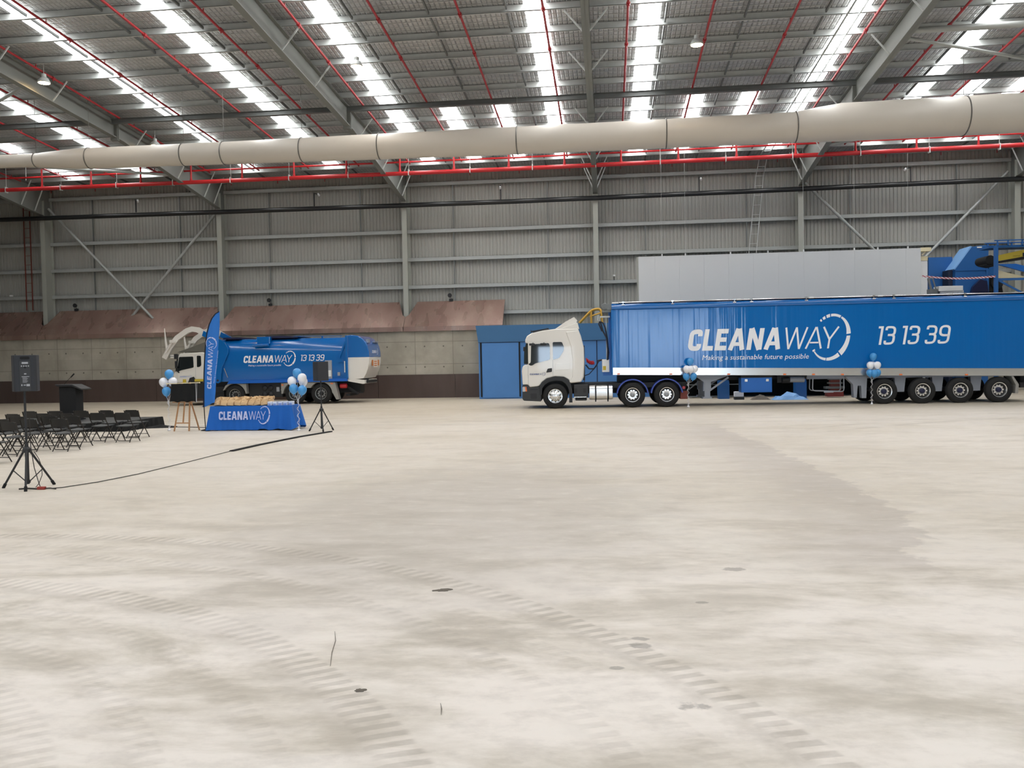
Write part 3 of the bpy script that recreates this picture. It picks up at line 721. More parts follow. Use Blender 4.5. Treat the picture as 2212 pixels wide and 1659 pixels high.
MB().prism(fillet([(-3.12, .62), (-2.86, .62), (-2.86, .40), (-3.10, .40)], .03, 3, True), .043, .06).prism([(-3.12, .80), (-2.8, .80), (-2.8, .76), (-3.12, .76)], .04, .06).build('step', 'black_plastic', pm)
MB().prism(fillet([(-3.425, .885), (-3.33, .895), (-3.30, .70), (-3.425, .69)], .03, 3, True), .036, .3).build('headlamp', 'lamp_lens', pm)
MB().prism(fillet([(-3.32, .895), (-3.27, .89), (-3.245, .70), (-3.31, .70)], .02, 3, True), .036, .2).build('indicator', 'amber', pm)
strip_path(MB(), [(-2.75, .55), (-2.75, .88), (-2.63, 1.07), (-2.45, 1.20), (-2.12, 1.28), (-1.77, 1.26), (-1.59, 1.16), (-1.50, 1.0), (-1.44, .72), (-1.44, .23)],
           [(-2.66, .55), (-2.64, .80), (-2.55, .95), (-2.38, 1.06), (-2.12, 1.12), (-1.86, 1.10), (-1.70, .99), (-1.61, .85), (-1.57, .70), (-1.57, .23)], .02, .5).build('wheel_arch', 'black_plastic', pm)
for s, z in ((-3.02, 2.55), (-2.58, 2.55)):
    MB().box(s - .1, s + .12, -.16, -.04, z - .02, z + .07).bar((s, -.1, z + .03), (s + .05, .08, z + .1), .03, .03).build('mirror', 'black_plastic', pm, False, .03)
MB().box(-3.52, -3.38, 2.46, 2.62, 2.33, 2.52).bar((-3.3, 2.3, 2.6), (-3.45, 2.5, 2.45), .04, .04).build('mirror', 'black_plastic', pm, False, .03)
letters(logo(), lambda u, v: (-3.13 + u * .082, .0515, 1.355 + v * .065), 'door_lettering', 'letter_navy', pm)
MB().box(-2.7, 3.05, .85, 1.65, .55, .95).box(-1.55, 3.1, .3, 2.2, .78, .98).box(-2.6, -1.6, .5, 2.0, .5, 1.25).build('chassis', 'chassis', pm)
MB().box(-1.38, -.8, .06, .7, .42, .95).build('battery_box', 'dark_grey', pm, False, .03)
for s_ in (-1.35, -1.0): MB().prism(fillet([(s_, .62), (s_ + .1, .62), (s_ + .1, .8), (s_, .8)], .02, 2, True), .05, .07).build('box_latch', 'black_plastic', pm)
MB().box(-1.37, -.88, .02, .3, .43, .46).build('step', 'chrome', pm); MB().box(-1.33, -.86, .1, .6, .3, .41).build('air_tank', 'black_plastic', pm, False, .04)
tk = fillet([(.03, .33), (.66, .33), (.66, .91), (.03, .91)], .16, 6, True)
MB().prism(tk, -.77, .17, 'x').build('fuel_tank', 'chrome', pm, True, .02)
for s in (-.51, -.02): MB().prism(fillet([(.015, .315), (.675, .315), (.675, .925), (.015, .925)], .17, 6, True), s - .03, s + .03, 'x').box(s - .025, s + .025, .25, .4, .24, .34).build('tank_strap', 'black_plastic', pm, True)
for s in (.945, 2.29):
    arc_strip(MB(), (s, .5), .585, .635, 6, 174, .0, .6).build('mudguard', 'guard_blue', pm)
for s, st in ((-2.12, 'front'), (.945, 'drive'), (2.29, 'drive')): wheel(pm, s, .0, st); wheel(pm, s, 2.21, st, far=True)
for s in (.945, 2.29): MB().tube([(s, .25, .5), (s, 2.3, .5)], .09, 10).build('axle', 'chassis', pm)
MB().lathe([(0, -.03), (.06, -.03), (.07, .02), (0, .02)], 14, 'y', (2.98, .25, .75)).build('tail_lamp', 'lamp_red', pm, True)
MB().box(2.84, 3.12, .2, .75, .3, .62).build('mud_flap', 'rust_red', pm); MB().box(2.9, 3.05, .25, .5, .62, .98).build('lamp_bracket', 'chassis', pm)
hel = [(-.86 + .32 * t / 40 + .0 * t, .7 + .07 * math.cos(t * .95), 1.93 - .12 * t / 40 - .06 * math.sin(PI * t / 40) + .07 * math.sin(t * .95)) for t in range(41)]
MB().tube(hel, .022, 6).build('air_hose', 'red_paint', pm, True)
MB().tube([(-.88, .8, 1.72), (-.75, .8, 1.56), (-.55, .8, 1.55), (-.42, .8, 1.72), (-.4, .8, 1.88), (-.2, .8, 1.92)], .03, 8).tube([(-.93, .7, 1.28), (-.75, .7, 1.34), (-.5, .7, 1.6), (-.35, .7, 1.85), (-.2, .7, 1.9)], .018, 6).build('air_hose', 'hose', pm, True)
MB().box(-1.0, -.92, .4, .5, 1.1, 2.5).box(-.96, -.93, .3, .34, .95, 1.6).build('rear_frame', 'black_plastic', pm)

# ---- trailer
tr = thing('semi_trailer', 'long blue walking floor trailer with large white lettering', 'trailer', TL, TA)
SE = 16.45
def zb(s): return 1.595 - .0192 * (s - .18)
MB().prism([(.14, zb(.14) - .25), (SE, zb(SE) - .25), (SE, 3.94), (.14, 3.90)], .0, 2.5).build('box_body', 'trailer_skin', tr, False, .03, 3)
cove = [(-.035, 3.90), (-.05, 3.96), (-.045, 4.04), (.0, 4.10), (.08, 4.13), (2.42, 4.13), (2.5, 4.08), (2.54, 3.96), (2.53, 3.90)]
cv = MB(); n = len(cove); cv.add([(.16, y, z) for y, z in cove] + [(SE, y, z + .02) for y, z in cove], [tuple(range(n)), tuple(range(2 * n - 1, n - 1, -1))] + [((i + 1) % n, i, n + i, n + (i + 1) % n) for i in range(n)])
cv.build('top_rail', 'truck_blue', tr, True)
MB().prism([(.35, 4.13), (SE, 4.16), (SE, 4.215), (.35, 4.19)], .03, 1.2).build('roll_tarp', 'navy', tr, False, .02)
MB().tube([(.45, -.01, 4.165), (SE, -.01, 4.20)], .016, 8).build('tarp_rod', 'chrome', tr, True)
for s in (.62, 2.55, 4.95, 5.6, 7.7, 10.25, 11.0, 13.65):
    z = 4.165 + .0022 * s
    MB().box(s - .05, s + .05, -.035, .05, z - .02, z + .035).box(s - .012, s + .012, -.03, -.01, z - .10, z).tube([(s - .06, -.045, z - .1), (s + .06, -.045, z - .1)], .02, 8).build('tarp_clamp', 'chrome', tr, True)
for s in (2.72, 7.9, 13.1, 5.12, 10.5): MB().tube([(s - .09, -.01, 4.166 + .0022 * s), (s + .09, -.01, 4.166 + .0022 * s)], .028, 8).build('rod_joiner', 'pvc_white', tr, True)
MB().tube([(.18, -.01, 4.15), (.44, -.01, 4.155)], .03, 8).build('rod_joiner', 'pvc_white', tr, True)
mo = MB().lathe([(0, -.05), (.12, -.05), (.15, -.02), (.15, .25), (0, .25)], 10, 'y', (-.11, .1, 4.02)).lathe([(0, -.09), (.05, -.09), (.05, -.04), (0, -.04)], 12, 'y', (-.11, .1, 4.02))
mo.box(-.2, .14, .1, .5, 3.8, 3.95).box(-.02, .16, .05, .6, 3.9, 4.12); mo.build('tarp_motor', 'galv_dark', tr)
ch = MB()
for z0, z1, y in ((-.0, -.05, -.022), (-.05, -.10, -.03), (-.10, -.285, -.022)):
    ch.add([(.18, y, zb(.18) + z1), (SE, y, zb(SE) + z1), (SE, y, zb(SE) + z0), (.18, y, zb(.18) + z0), (.18, .05, zb(.18) + z1), (SE, .05, zb(SE) + z1), (SE, .05, zb(SE) + z0), (.18, .05, zb(.18) + z0)],
           [(0, 1, 2, 3), (7, 6, 5, 4), (0, 4, 5, 1), (3, 2, 6, 7), (0, 3, 7, 4), (1, 5, 6, 2)])
ch.build('side_rail', 'chrome', tr)
for s in (.40, 2.45, 4.70, 6.85, 7.95, 9.05, 11.25, 13.7): MB().box(s - .055, s + .055, -.05, -.02, zb(s) - .275, zb(s) - .22).build('marker_lamp', 'amber', tr, False, .012)
letters(logo(.17), lambda u, v: (3.10 + u * .815, -.006, 2.20 + v * .84), 'brand_lettering', 'letter_white', tr)
letters(number(), lambda u, v: (10.33 + u * .78, -.006, 2.30 + v * .715), 'phone_number', 'letter_white', tr)
font_text('Making a sustainable future possible', .27, lambda u, v: (3.66 + u, -.006, 1.835 - .004 * u + v * 1.02), 'slogan_lettering', 'letter_white', tr, .2, 0, 4.1)
MB().box(-.23, .06, .3, .6, 1.42, 1.93).build('control_box', 'pvc_white', tr, False, .015)
MB().box(-.2, -.08, .292, .3, 1.5, 1.66).build('box_label', 'yellow', tr)
MB().box(-.2, .14, .4, .5, 1.28, 1.42).box(.05, .2, .35, .6, 1.3, 4.0).build('front_bracket', 'box_blue', tr)
MB().tube([(-.22, .2, 3.05), (-.34, .2, 3.34), (-.30, .2, 3.45), (-.27, .2, 3.40), (-.18, .2, 3.05), (-.04, .2, 2.78), (.0, .2, 2.3), (-.02, .25, 1.9)], .03, 8).tube([(-.27, .24, 3.43), (-.17, .24, 3.38), (-.09, .24, 3.2), (-.02, .24, 2.78), (.03, .24, 2.2), (.0, .3, 1.92)], .03, 8).build('hydraulic_hose', 'hose', tr, True)
MB().box(-.3, .1, .25, .4, 3.60, 3.66).tube([(-.36, .25, 3.7), (-.38, .25, 3.5), (-.3, .25, 3.45), (-.28, .25, 3.65)], .015, 6).box(-.06, -.03, .3, .33, 1.9, 3.6).build('hose_holder', 'galv', tr)
# running gear
MB().box(.4, 15.9, .95, 1.55, 1.0, 1.35).build('chassis_beam', 'chassis', tr)
lg = MB().prism([(3.40, 1.24), (3.78, .95), (4.04, .95), (4.80, 1.22)], .25, .5).prism([(3.80, .36), (4.02, .36), (4.02, 1.0), (3.80, 1.0)], .28, .46).prism([(3.76, .6), (4.06, .6), (4.06, .98), (3.76, .98)], .30, .50)
lg.prism([(3.70, .30), (4.10, .30), (4.06, .37), (3.74, .37)], .2, .55).bar((3.98, .3, .60), (4.74, .3, 1.13), .05, .07); lg.build('landing_leg', 'chassis_grey', tr)
dp = MB(); dp.v = [(x, y + 1.55, z) for x, y, z in lg.v]; dp.f = lg.f; dp.build('landing_leg', 'chassis_grey', tr)
tb = MB().box(5.19, 6.38, .05, .6, .525, 1.10).build('tool_box', 'box_blue', tr, False, .012)
MB().box(5.24, 6.33, .042, .05, .56, 1.04).build('box_door', 'box_blue', tb, False, .006)
for s in (5.38, 6.20): MB().box(s - .055, s + .055, .028, .045, .95, 1.05).build('latch', 'chrome', tb, False, .006)
MB().box(5.2, 6.4, .1, .5, 1.1, 1.3).build('box_hanger', 'chassis', tr)
MB().tube([(7.14, .4, 1.0), (7.70, .4, 1.0)], .12, 16).build('air_tank', 'chassis_grey', tr, True)
MB().tube([(6.85, .4, .99), (7.12, .4, .99)], .13, 14).box(6.66, 6.8, .35, .45, .88, 1.25).box(6.7, 7.8, .35, .5, 1.1, 1.28).build('air_valve', 'chassis', tr, True)
gd = MB()
for y in (.1, .55):
    gd.tube(fillet([(7.96, y, 1.05)[0:1] + (1.05,), (7.94, .54), (9.14, .50), (9.14, 1.02)], .12, 5) and [(a, y, b) for a, b in fillet([(7.96, 1.05), (7.94, .55), (9.14, .50), (9.14, 1.02)], .12, 5)], .02, 6)
gd.box(8.38, 8.74, .08, .12, .47, .53).build('side_guard', 'chassis_grey', tr, True)
MB().box(7.8, 15.7, .35, .5, 1.0, 1.22).prism([(9.2, 1.1), (9.52, .78), (9.55, .25), (9.66, .25), (9.7, .72), (9.83, .72), (9.86, .23), (10.02, .23), (10.06, 1.1)], .2, .5).build('suspension_frame', 'chassis_grey', tr)
for s in (11.36, 12.78, 14.22): MB().prism([(s - .22, 1.1), (s - .17, .45), (s + .15, .45), (s + .22, 1.1)], .34, .55).build('spring_hanger', 'chassis_grey', tr)
for s in (10.65, 12.09, 13.50, 14.94):
    wheel(tr, s, .0, 'trailer', .49, .5); wheel(tr, s, 2.21, 'trailer', .49, .5, True)
    MB().tube([(s, .25, .5), (s, 2.3, .5)], .085, 10).build('axle', 'chassis', tr)
    MB().lathe([(0, 0), (.17, 0), (.17, .3), (0, .3)], 14, 'z', (s + .55, .7, .55)).build('air_bag', 'black_matte', tr, True)
MB().prism([(15.38, 1.0), (15.46, 1.0), (15.66, .68), (15.63, .34), (15.52, .34), (15.55, .66)], .02, .5).build('mud_flap', 'mud_grey', tr)
MB().box(15.8, 16.4, .2, 2.3, .55, .75).box(16.0, 16.2, .6, 1.9, .7, 1.3).build('rear_bumper', 'chassis', tr)
MB().box(12.98, 13.9, .7, 1.2, 4.36, 4.56).box(13.05, 13.95, .75, 1.25, 4.28, 4.38).build('light_bar', 'pvc_white', tr, False, .01)
MB().bar((12.66, .9, 4.88), (12.78, .9, 4.4), .07, .07).bar((12.66, .9, 4.88), (12.80, .9, 4.90), .05, .05).bar((12.83, .9, 4.88), (12.95, .9, 4.45), .04, .04).box(12.68, 13.0, .8, 1.1, 4.18, 4.46).build('tarp_crank', 'galv_dark', tr)

# ---- front lift collection truck
wt = thing('collection_truck', 'white cab waste collection truck with blue body and raised white front arms', 'truck', (-14, 39.9, 0), .03)
wcab = [(-7.26, .62), (-7.26, 1.57), (-7.19, 1.66), (-7.08, 1.70), (-6.99, 2.49), (-6.86, 2.57), (-5.75, 2.62), (-5.58, 2.56), (-5.5, 2.3), (-5.5, .95), (-5.7, .62)]
MB().prism(wcab, .08, 2.42).build('cab_shell', 'white_paint', wt, False, .05, 3)
MB().prism([(-7.14, 1.70), (-6.97, 1.70), (-6.90, 2.50), (-7.03, 2.50)], .09, 2.41).build('windscreen', 'screen_glass', wt)
MB().prism(fillet([(-6.92, 2.40), (-6.21, 2.41), (-6.20, 1.87), (-6.86, 1.74), (-6.98, 1.68), (-7.04, 1.72)], .05, 3, True), .06, .1).build('side_window', 'cab_glass', wt)
MB().prism(fillet([(-6.02, 2.45), (-5.82, 2.44), (-5.81, 1.98), (-5.88, 1.90), (-6.03, 1.88)], .05, 3, True), .06, .1).build('quarter_window', 'cab_glass', wt)
MB().box(-6.115, -6.105, .072, .1, .8, 2.5).box(-7.06, -7.05, .072, .1, .8, 1.66).build('door_seam', 'print_grey', wt)
MB().box(-7.12, -6.96, -.08, .06, 2.3, 2.55).box(-7.08, -6.98, -.10, .02, 1.85, 2.2).bar((-7.05, 0, 1.75), (-6.95, .1, 1.62), .06, .06).build('mirror', 'black_plastic', wt, False, .02)
MB().box(-7.36, -7.24, 2.3, 2.5, 2.1, 2.32).build('mirror', 'black_plastic', wt, False, .03)
MB().prism([(-7.4, .35), (-7.4, .75), (-7.28, 1.15), (-5.55, 1.13), (-5.55, .5), (-5.7, .35)], .05, 2.45).build('bumper', 'black_plastic', wt, False, .03)
MB().prism([(-6.5, 1.12), (-6.4, 1.36), (-6.2, 1.42), (-6.1, 1.25), (-5.75, 1.2), (-5.75, 1.12)], .03, .08).build('wheel_arch', 'black_plastic', wt); MB().box(-6.15, -5.7, .02, .07, 1.18, 1.30).box(-6.75, -6.6, .02, .07, 1.12, 1.3).build('warning_strip', 'yellow', wt)
letters(logo(), lambda u, v: (-6.92 + u * .078, .071, 1.40 + v * .06), 'door_lettering', 'print_blue', wt)
MB().prism([(-7.04, 2.63), (-5.5, 3.14), (-4.95, 3.25), (-4.95, 2.62)], .1, 2.4).build('cab_guard', 'canopy_grey', wt, False, .02)
arm = [(-7.72, 2.34), (-7.42, 2.86), (-7.04, 3.34), (-6.52, 3.68), (-6.26, 3.76), (-5.98, 3.71), (-5.66, 3.52), (-5.25, 3.27)]
def armband(y0, y1):
    vs, fs = stroke(arm, .25); mb = MB()
    for q in fs: mb.prism([tuple(vs[i]) for i in q], y0, y1)
    return mb
for y in (.12, 2.15):
    armband(y, y + .2).build('lift_arm', 'white_paint', wt, False)
    MB().prism([(-5.66, 3.66), (-5.2, 3.40), (-4.9, 3.25), (-5.05, 3.05), (-5.75, 3.42)], y - .02, y + .22).build('arm_pivot', 'truck_blue', wt)
    MB().tube([(-7.60, y - .06, 2.62), (-7.30, y - .06, 3.05)], .055, 10).tube([(-7.30, y - .06, 3.05), (-7.12, y - .06, 3.22)], .035, 8).box(-7.36, -7.1, y - .12, y, 3.1, 3.24).build('arm_ram', 'white_paint', wt, True)
    MB().tube([(-7.70, y + .1, 3.82), (-7.66, y + .1, 3.2), (-7.58, y + .1, 2.7)], [.02, .05, .08], 8).build('fork', 'white_paint', wt, True)
MB().tube([(-7.66, .1, 2.45), (-7.66, 2.35, 2.45)], .07, 10).tube([(-7.42, .2, 2.38), (-6.95, .2, 2.38)], .04, 8).build('fork_shaft', 'white_paint', wt, True)
bd = [(.06, 1.15), (.03, 2.0), (.04, 2.55), (.10, 2.88), (.24, 3.10), (.48, 3.21), (2.02, 3.21), (2.26, 3.10), (2.4, 2.88), (2.46, 2.55), (2.47, 2.0), (2.44, 1.15)]
MB().prism(bd, -4.95, 1.52, 'x').build('body', 'truck_blue', wt, True)
MB().prism([(-4.48, 1.03), (-4.36, 1.21), (1.5, 1.21), (1.5, 1.08), (-4.3, 1.05)], -.06, .3).build('body_sill', 'sill_blue', wt)
hk = [(-4.97, 3.28), (-4.72, 3.20), (-4.50, 3.04), (-4.36, 2.77), (-4.38, 2.52), (-4.52, 2.2), (-4.70, 1.83), (-4.76, 1.45), (-4.77, 1.25), (-4.82, 1.12), (-4.92, 1.07), (-5.02, 1.12), (-5.08, 1.28), (-5.06, 1.72), (-4.97, 2.2), (-4.88, 2.55), (-4.9, 2.85), (-5.1, 3.05)]
MB().prism(hk, -.10, .02).build('side_arm', 'truck_blue', wt, False, .012); MB().lathe([(0, -.12), (.05, -.12), (.05, 0), (0, 0)], 14, 'y', (-4.92, 0, 1.22)).build('arm_pin', 'navy', wt, True)
MB().bar((-4.62, -.02, 1.8), (-4.45, -.02, 1.35), .04, .03).build('arm_link', 'chassis_grey', wt)
MB().box(-2.95, -2.3, -.02, .6, 2.95, 3.30).build('hopper_box', 'truck_blue', wt, False, .02); MB().tube([(-3.12, -.06, 2.88), (-2.35, -.06, 2.90)], .07, 12).build('side_ram', 'truck_blue', wt, True)
MB().prism([(-2.55, 3.22), (-1.0, 3.22), (-.95, 3.28), (-1.6, 3.33), (-2.6, 3.34)], .2, 2.2).build('hopper_lid', 'navy', wt); MB().box(-4.7, -3.85, .15, 2.3, 3.21, 3.30).build('front_lid', 'navy', wt)
MB().tube([(-1.2, .25, 3.2), (-1.2, .25, 3.3), (1.2, .3, 3.27)], .015, 6).box(.14, .2, .4, .5, 3.2, 3.27).build('roof_pipe', 'truck_blue', wt)
MB().prism([(1.5, 2.22), (1.5, 3.28), (1.72, 3.30), (2.0, 3.26), (2.22, 3.15), (2.40, 2.96), (2.50, 2.75), (2.56, 2.45), (2.57, 2.22)], .04, 2.46).build('tailgate_top', 'truck_blue', wt, True, .03)
MB().prism([(1.5, 1.12), (1.5, 2.22), (2.57, 2.22), (2.56, 1.95), (2.50, 1.68), (2.40, 1.42), (2.27, 1.2)], .04, 2.46).build('tailgate_bottom', 'white_paint', wt, True, .02)
MB().prism([(1.46, 1.2), (1.52, 1.07), (2.24, .93), (2.34, .95), (2.34, 1.12), (1.62, 1.2)], .04, 2.46).build('tail_bumper', 'white_paint', wt)
MB().box(2.34, 2.42, .3, 2.2, .97, 1.10).box(2.3, 2.4, .4, .55, 1.08, 1.2).build('tail_lamp', 'chassis', wt); MB().box(1.44, 1.54, -.06, .06, 1.2, 3.28).build('tailgate_post', 'truck_blue', wt)
MB().bar((1.12, -.05, 2.2), (1.45, -.05, 3.0), .06, .07).box(1.05, 1.3, -.06, .02, 2.0, 2.15).build('tailgate_ram', 'truck_blue', wt); MB().box(1.36, 1.40, -.03, .02, 1.5, 2.05).build('sight_strip', 'pvc_white', wt)
MB().box(2.36, 2.5, .3, .6, 2.92, 3.1).box(2.3, 2.5, 1.5, 2.3, 2.95, 3.02).build('work_lamp', 'chassis_grey', wt)
MB().box(2.575, 2.58, .55, .8, 1.80, 2.08).box(2.575, 2.58, 1.75, 2.0, 1.80, 2.08).build('hazard_marker', 'sign_orange', wt)
MB().box(2.573, 2.578, .85, 1.7, 1.72, 2.1).build('rear_sign', 'plate_white', wt); mb = MB()
for z in (2.0, 1.9, 1.8): mb.box(2.578, 2.582, 1.0, 1.55, z - .02, z + .03)
mb.build('sign_text', 'sign_orange', wt)
letters(logo(), lambda u, v: (2.585, .6 + u * .16, 2.42 + v * .14), 'rear_lettering', 'letter_white', wt, (1, 0, 0))
letters(logo(.17), lambda u, v: (-3.67 + u * .342, .022, 2.045 + v * .345), 'brand_lettering', 'letter_white', wt)
letters(number(), lambda u, v: (-.82 + u * .335, .022, 2.09 + v * .30), 'phone_number', 'letter_white', wt)
font_text('Making a sustainable future possible', .12, lambda u, v: (-3.43 + u, .022, 1.875 + v), 'slogan_lettering', 'letter_white', wt, .2, 0, 1.64)
MB().box(.40, .74, .0, .05, 1.18, 2.10).build('control_cabinet', 'chassis_grey', wt, False, .01); MB().box(.52, .7, -.015, .02, 1.32, 1.62).build('control_panel', 'pvc_white', wt); MB().tube([(.45, -.02, 1.6), (.5, -.02, 1.55), (.5, -.02, 1.25)], .012, 6).build('control_cable', 'black_plastic', wt)
MB().box(1.02, 1.14, -.02, .04, 1.35, 1.52).build('beacon', 'chassis_grey', wt)
MB().box(-3.5, -1.82, .25, 2.2, .35, 1.06).build('side_tank', 'black_plastic', wt, False, .02)
for s, z in ((-2.72, .80), (-2.42, .80), (-2.72, .5), (-2.42, .5)): MB().lathe([(0, -.03), (.08, -.02), (.13, .02), (.14, .1), (0, .1)], 18, 'y', (s, .2, z)).build('air_tank', 'black_plastic', wt, True)
MB().box(-2.12, -1.97, .235, .25, .62, .84).box(-1.9, -1.86, .235, .25, .68, .72).build('data_plate', 'print_grey', wt)
MB().box(-6.9, 1.9, .8, 1.65, .5, 1.1).build('chassis', 'chassis', wt)
MB().box(-5.4, -4.72, .12, .3, .62, .66).box(-5.4, -4.75, .2, .8, .35, .9).build('side_step', 'chassis', wt)
fp = [(-4.72, .72), (-4.6, .95), (-4.45, 1.03), (-3.55, 1.03), (-3.52, .55), (-3.60, .55)]; p, q = band((-4.14, .48), .56, .56, 8, 150, 14)
MB().prism(fp[:4] + [fp[4], fp[5]] + p, .0, .35).build('mudguard', 'mud_grey', wt)
p1, _ = band((.16, .5), .565, .565, 5, 150, 14); p2, _ = band((-1.14, .5), .565, .565, 30, 175, 14)
MB().prism([(-1.8, 1.03), (.88, 1.03), (1.06, .2), (.92, .2), (.76, .5)] + p1 + p2 + [(-1.72, .52), (-1.8, .52)], .0, .35).build('mudguard', 'mud_grey', wt)
MB().box(-1.78, -1.68, -.012, .0, .92, .97).box(.66, .78, -.012, .0, .95, 1.0).build('marker_lamp', 'amber', wt)
for s in (-4.14, -1.14, .16): wheel(wt, s, .04, 'plain', .5, .5); wheel(wt, s, 2.2, 'plain', .5, .5, True); MB().tube([(s, .25, .5), (s, 2.3, .5)], .09, 10).build('axle', 'chassis', wt)
MB().lathe([(0, 0), (.11, .0), (.12, .04), (.12, .3), (.1, .33), (0, .33)], 16, 'x', (1.05, .3, .85)).build('red_canister', 'lamp_red', wt, True)
MB().bar((1.2, .5, .9), (1.9, .5, .45), .1, .1).bar((1.5, .6, .5), (2.1, .6, .5), .1, .06).box(1.3, 1.5, .4, 2.0, .35, .45).build('under_run_bar', 'chassis', wt)

# ================================================================== BLUE BOOTH, GREY PANEL AND MACHINES BEHIND THE TRAILER
bt = thing('control_booth', 'blue steel booth with a darker top band behind the white cab', 'booth', (0, 42.6, 0))
MB().box(-6.5, 3.0, .04, 2.1, 0, 2.88).build('wall', 'booth_blue', bt)
MB().prism([(-6.62, 3.70), (-6.50, 2.86), (3.0, 2.86), (3.0, 3.70)], -.03, 2.1).build('top_band', 'booth_top', bt)
MB().box(-6.32, -4.46, -.005, .04, .05, 2.82).build('door', 'booth_blue', bt, False, .01)
for x in (-6.38, -4.42): MB().box(x - .035, x + .035, .0, .05, .1, 2.85).build('door_gap', 'black_matte', bt)
for x in (-2.9, -1.9, -.55): MB().box(x - .02, x + .02, .025, .045, .05, 2.84).build('panel_seam', 'navy', bt)
MB().box(-6.5, 3, -.005, .05, 2.84, 2.87).build('panel_seam', 'navy', bt)
hr = thing('handrail', 'yellow tube handrail on the blue booth roof behind the cab', 'handrail', (0, 43.2, 3.702))
for y in (0, .7):
    MB().tube([(a, y, b) for a, b in fillet([(-1.42, .06), (-.78, .70), (-.34, .76), (-.26, .0)], .18, 5)], .05, 10).tube([(-.82, y, .0), (-.82, y, .62)], .045, 8).build('rail', 'rail_yellow', hr, True)
MB().tube([(-.9, 0, .35), (-.27, .0, .55)], .04, 8).tube([(-.3, 0, .7), (-.3, .7, .7)], .04, 8).build('knee_rail', 'rail_yellow', hr, True)
gm = thing('sorting_machine', 'machine housing on blue legs under the grey panel, shade put into its dark colour', 'machine', (0, 40.3, 0))
MB().box(3.1, 15.0, .6, 4.3, 1.0, 3.66).build('housing', 'machine_dark', gm); MB().box(3.1, 15.0, 2.6, 4.3, 0, 1.0).build('base', 'black_matte', gm)  # dark backdrop boxes added; the shade around the machinery is in their colour
for x, y in ((5.28, -.55), (8.62, -.9)):
    MB().prism([(x - .28, 0), (x + .2, 0), (x + .2, .75), (x + .05, 1.3), (x - .28, 1.3)], y, y + .5).build('leg', 'machine_blue', gm)
    MB().box(x - .25, x + .1, y + .1, 1.0, 1.0, 1.3).build('leg_beam', 'machine_blue', gm)
for x in (3.4, 4.4, 12.0, 14.6): MB().box(x - .08, x + .08, .7, .9, 0, 1.0).build('leg', 'machine_dark', gm)
MB().bar((3.4, .75, .1), (4.4, .75, .9), .05, .05).box(3.2, 6.0, .4, .5, .05, .1).box(3.2, 6.5, .65, .7, .6, .64).build('floor_rail', 'galv_dark', gm)
gp_ = thing('partition_panel', 'big plain light grey insulated panel wall above the trailer', 'panel', (0, 43.3, 0))
MB().box(1.58, 15.08, 0, .12, 3.72, 6.99).build('panel', 'panel_grey', gp_)
for x in (2.75, 3.9, 6.1, 7.9, 9.6, 12.0, 13.1, 14.5): MB().box(x - .03, x + .03, .02, .06, 6.98, 7.10).build('hook', 'pvc_white', gp_)
for x in (2.75, 3.9, 9.6, 12.0, 14.5): MB().tube([(x, .04, 7.08), (x, .04, zs(43.3) - .2)], .005, 5).build('hanging_wire', 'galv', gp_)
MB().box(1.5, 1.6, .1, .25, 3.72, 7.0).build('edge_post', 'steel_green', gp_)
kb = thing('junction_cabinet', 'white upright cabinet beside the right end of the grey panel', 'cabinet', (15.30, 43.6, 0))
MB().box(-.2, .2, 0, .5, 0, 6.41).build('body', 'pvc_white', kb, False, .02); MB().box(-.2, .2, -.02, .5, 6.41, 6.62).build('lid', 'cream', kb)
tag(MB().box(15.1, 15.6, 43.4, 43.9, 6.84, 7.02).bar((15.40, 43.5, 6.86), (15.2, 43.5, 6.66), .05, .05).build('support_bracket', 'cream'), 'cream beam bracket at the top right corner of the grey panel', 'bracket')
pk = thing('screening_machine', 'blue hooded screening machine with slanted face beyond the grey panel', 'machine', (0, 43.4, -.1435)); pk.scale = (1.069, 1.069, 1.069)
MB().prism([(15.62, .14), (15.62, 5.74), (16.3, 6.66), (17.06, 6.74), (17.02, 5.64), (17.02, .14)], .0, 1.2).build('hood', 'machine_blue', pk, False, .01)
MB().prism([(15.56, 5.70), (15.60, 5.66), (16.34, 6.68), (16.28, 6.70)], -.01, 1.22).build('slanted_face', 'machine_light', pk)
MB().box(15.63, 17.06, -.03, .0, 5.60, 5.66).box(16.93, 17.04, -.04, .0, 4.2, 5.62).build('rib', 'machine_blue', pk)
MB().box(14.85, 15.9, 1.05, 1.24, .14, 6.35).build('rear_box', 'machine_blue', pk); MB().box(15.44, 15.66, .3, 1.0, .14, 5.68).build('side_panel', 'machine_dark', pk)
MB().prism([(16.15, 4.3), (16.3, 4.85), (16.62, 5.18), (16.9, 5.1), (17.0, 4.3)], -.2, -.02).build('drive_cover', 'navy', pk); MB().box(16.55, 16.75, -.02, .05, 6.6, 6.66).build('name_plate', 'pvc_white', pk)
MB().box(17.06, 17.35, .0, .4, 5.35, 5.75).build('side_box', 'machine_blue', pk)
MB().lathe([(0, -.1), (.25, -.1), (.28, .0), (.28, .5), (0, .5)], 14, 'y', (17.42, .1, 5.0)).prism([(17.0, 4.3), (17.0, 5.1), (17.2, 5.5), (17.6, 5.2), (17.75, 4.3)], .1, .6).build('motor', 'black_matte', pk, True)
cy_ = thing('conveyor', 'yellow conveyor boom with a black end roller in a blue frame', 'conveyor', (0, 40.4, 0))
MB().prism([(17.3, 5.98), (17.3, 6.22), (20.5, 6.88), (20.5, 6.46)], .5, .6).build('side_plate', 'yellow', cy_); MB().prism([(17.2, 5.9), (17.3, 5.96), (20.5, 6.5), (20.5, 6.32)], .4, 1.4).build('belt', 'black_matte', cy_)
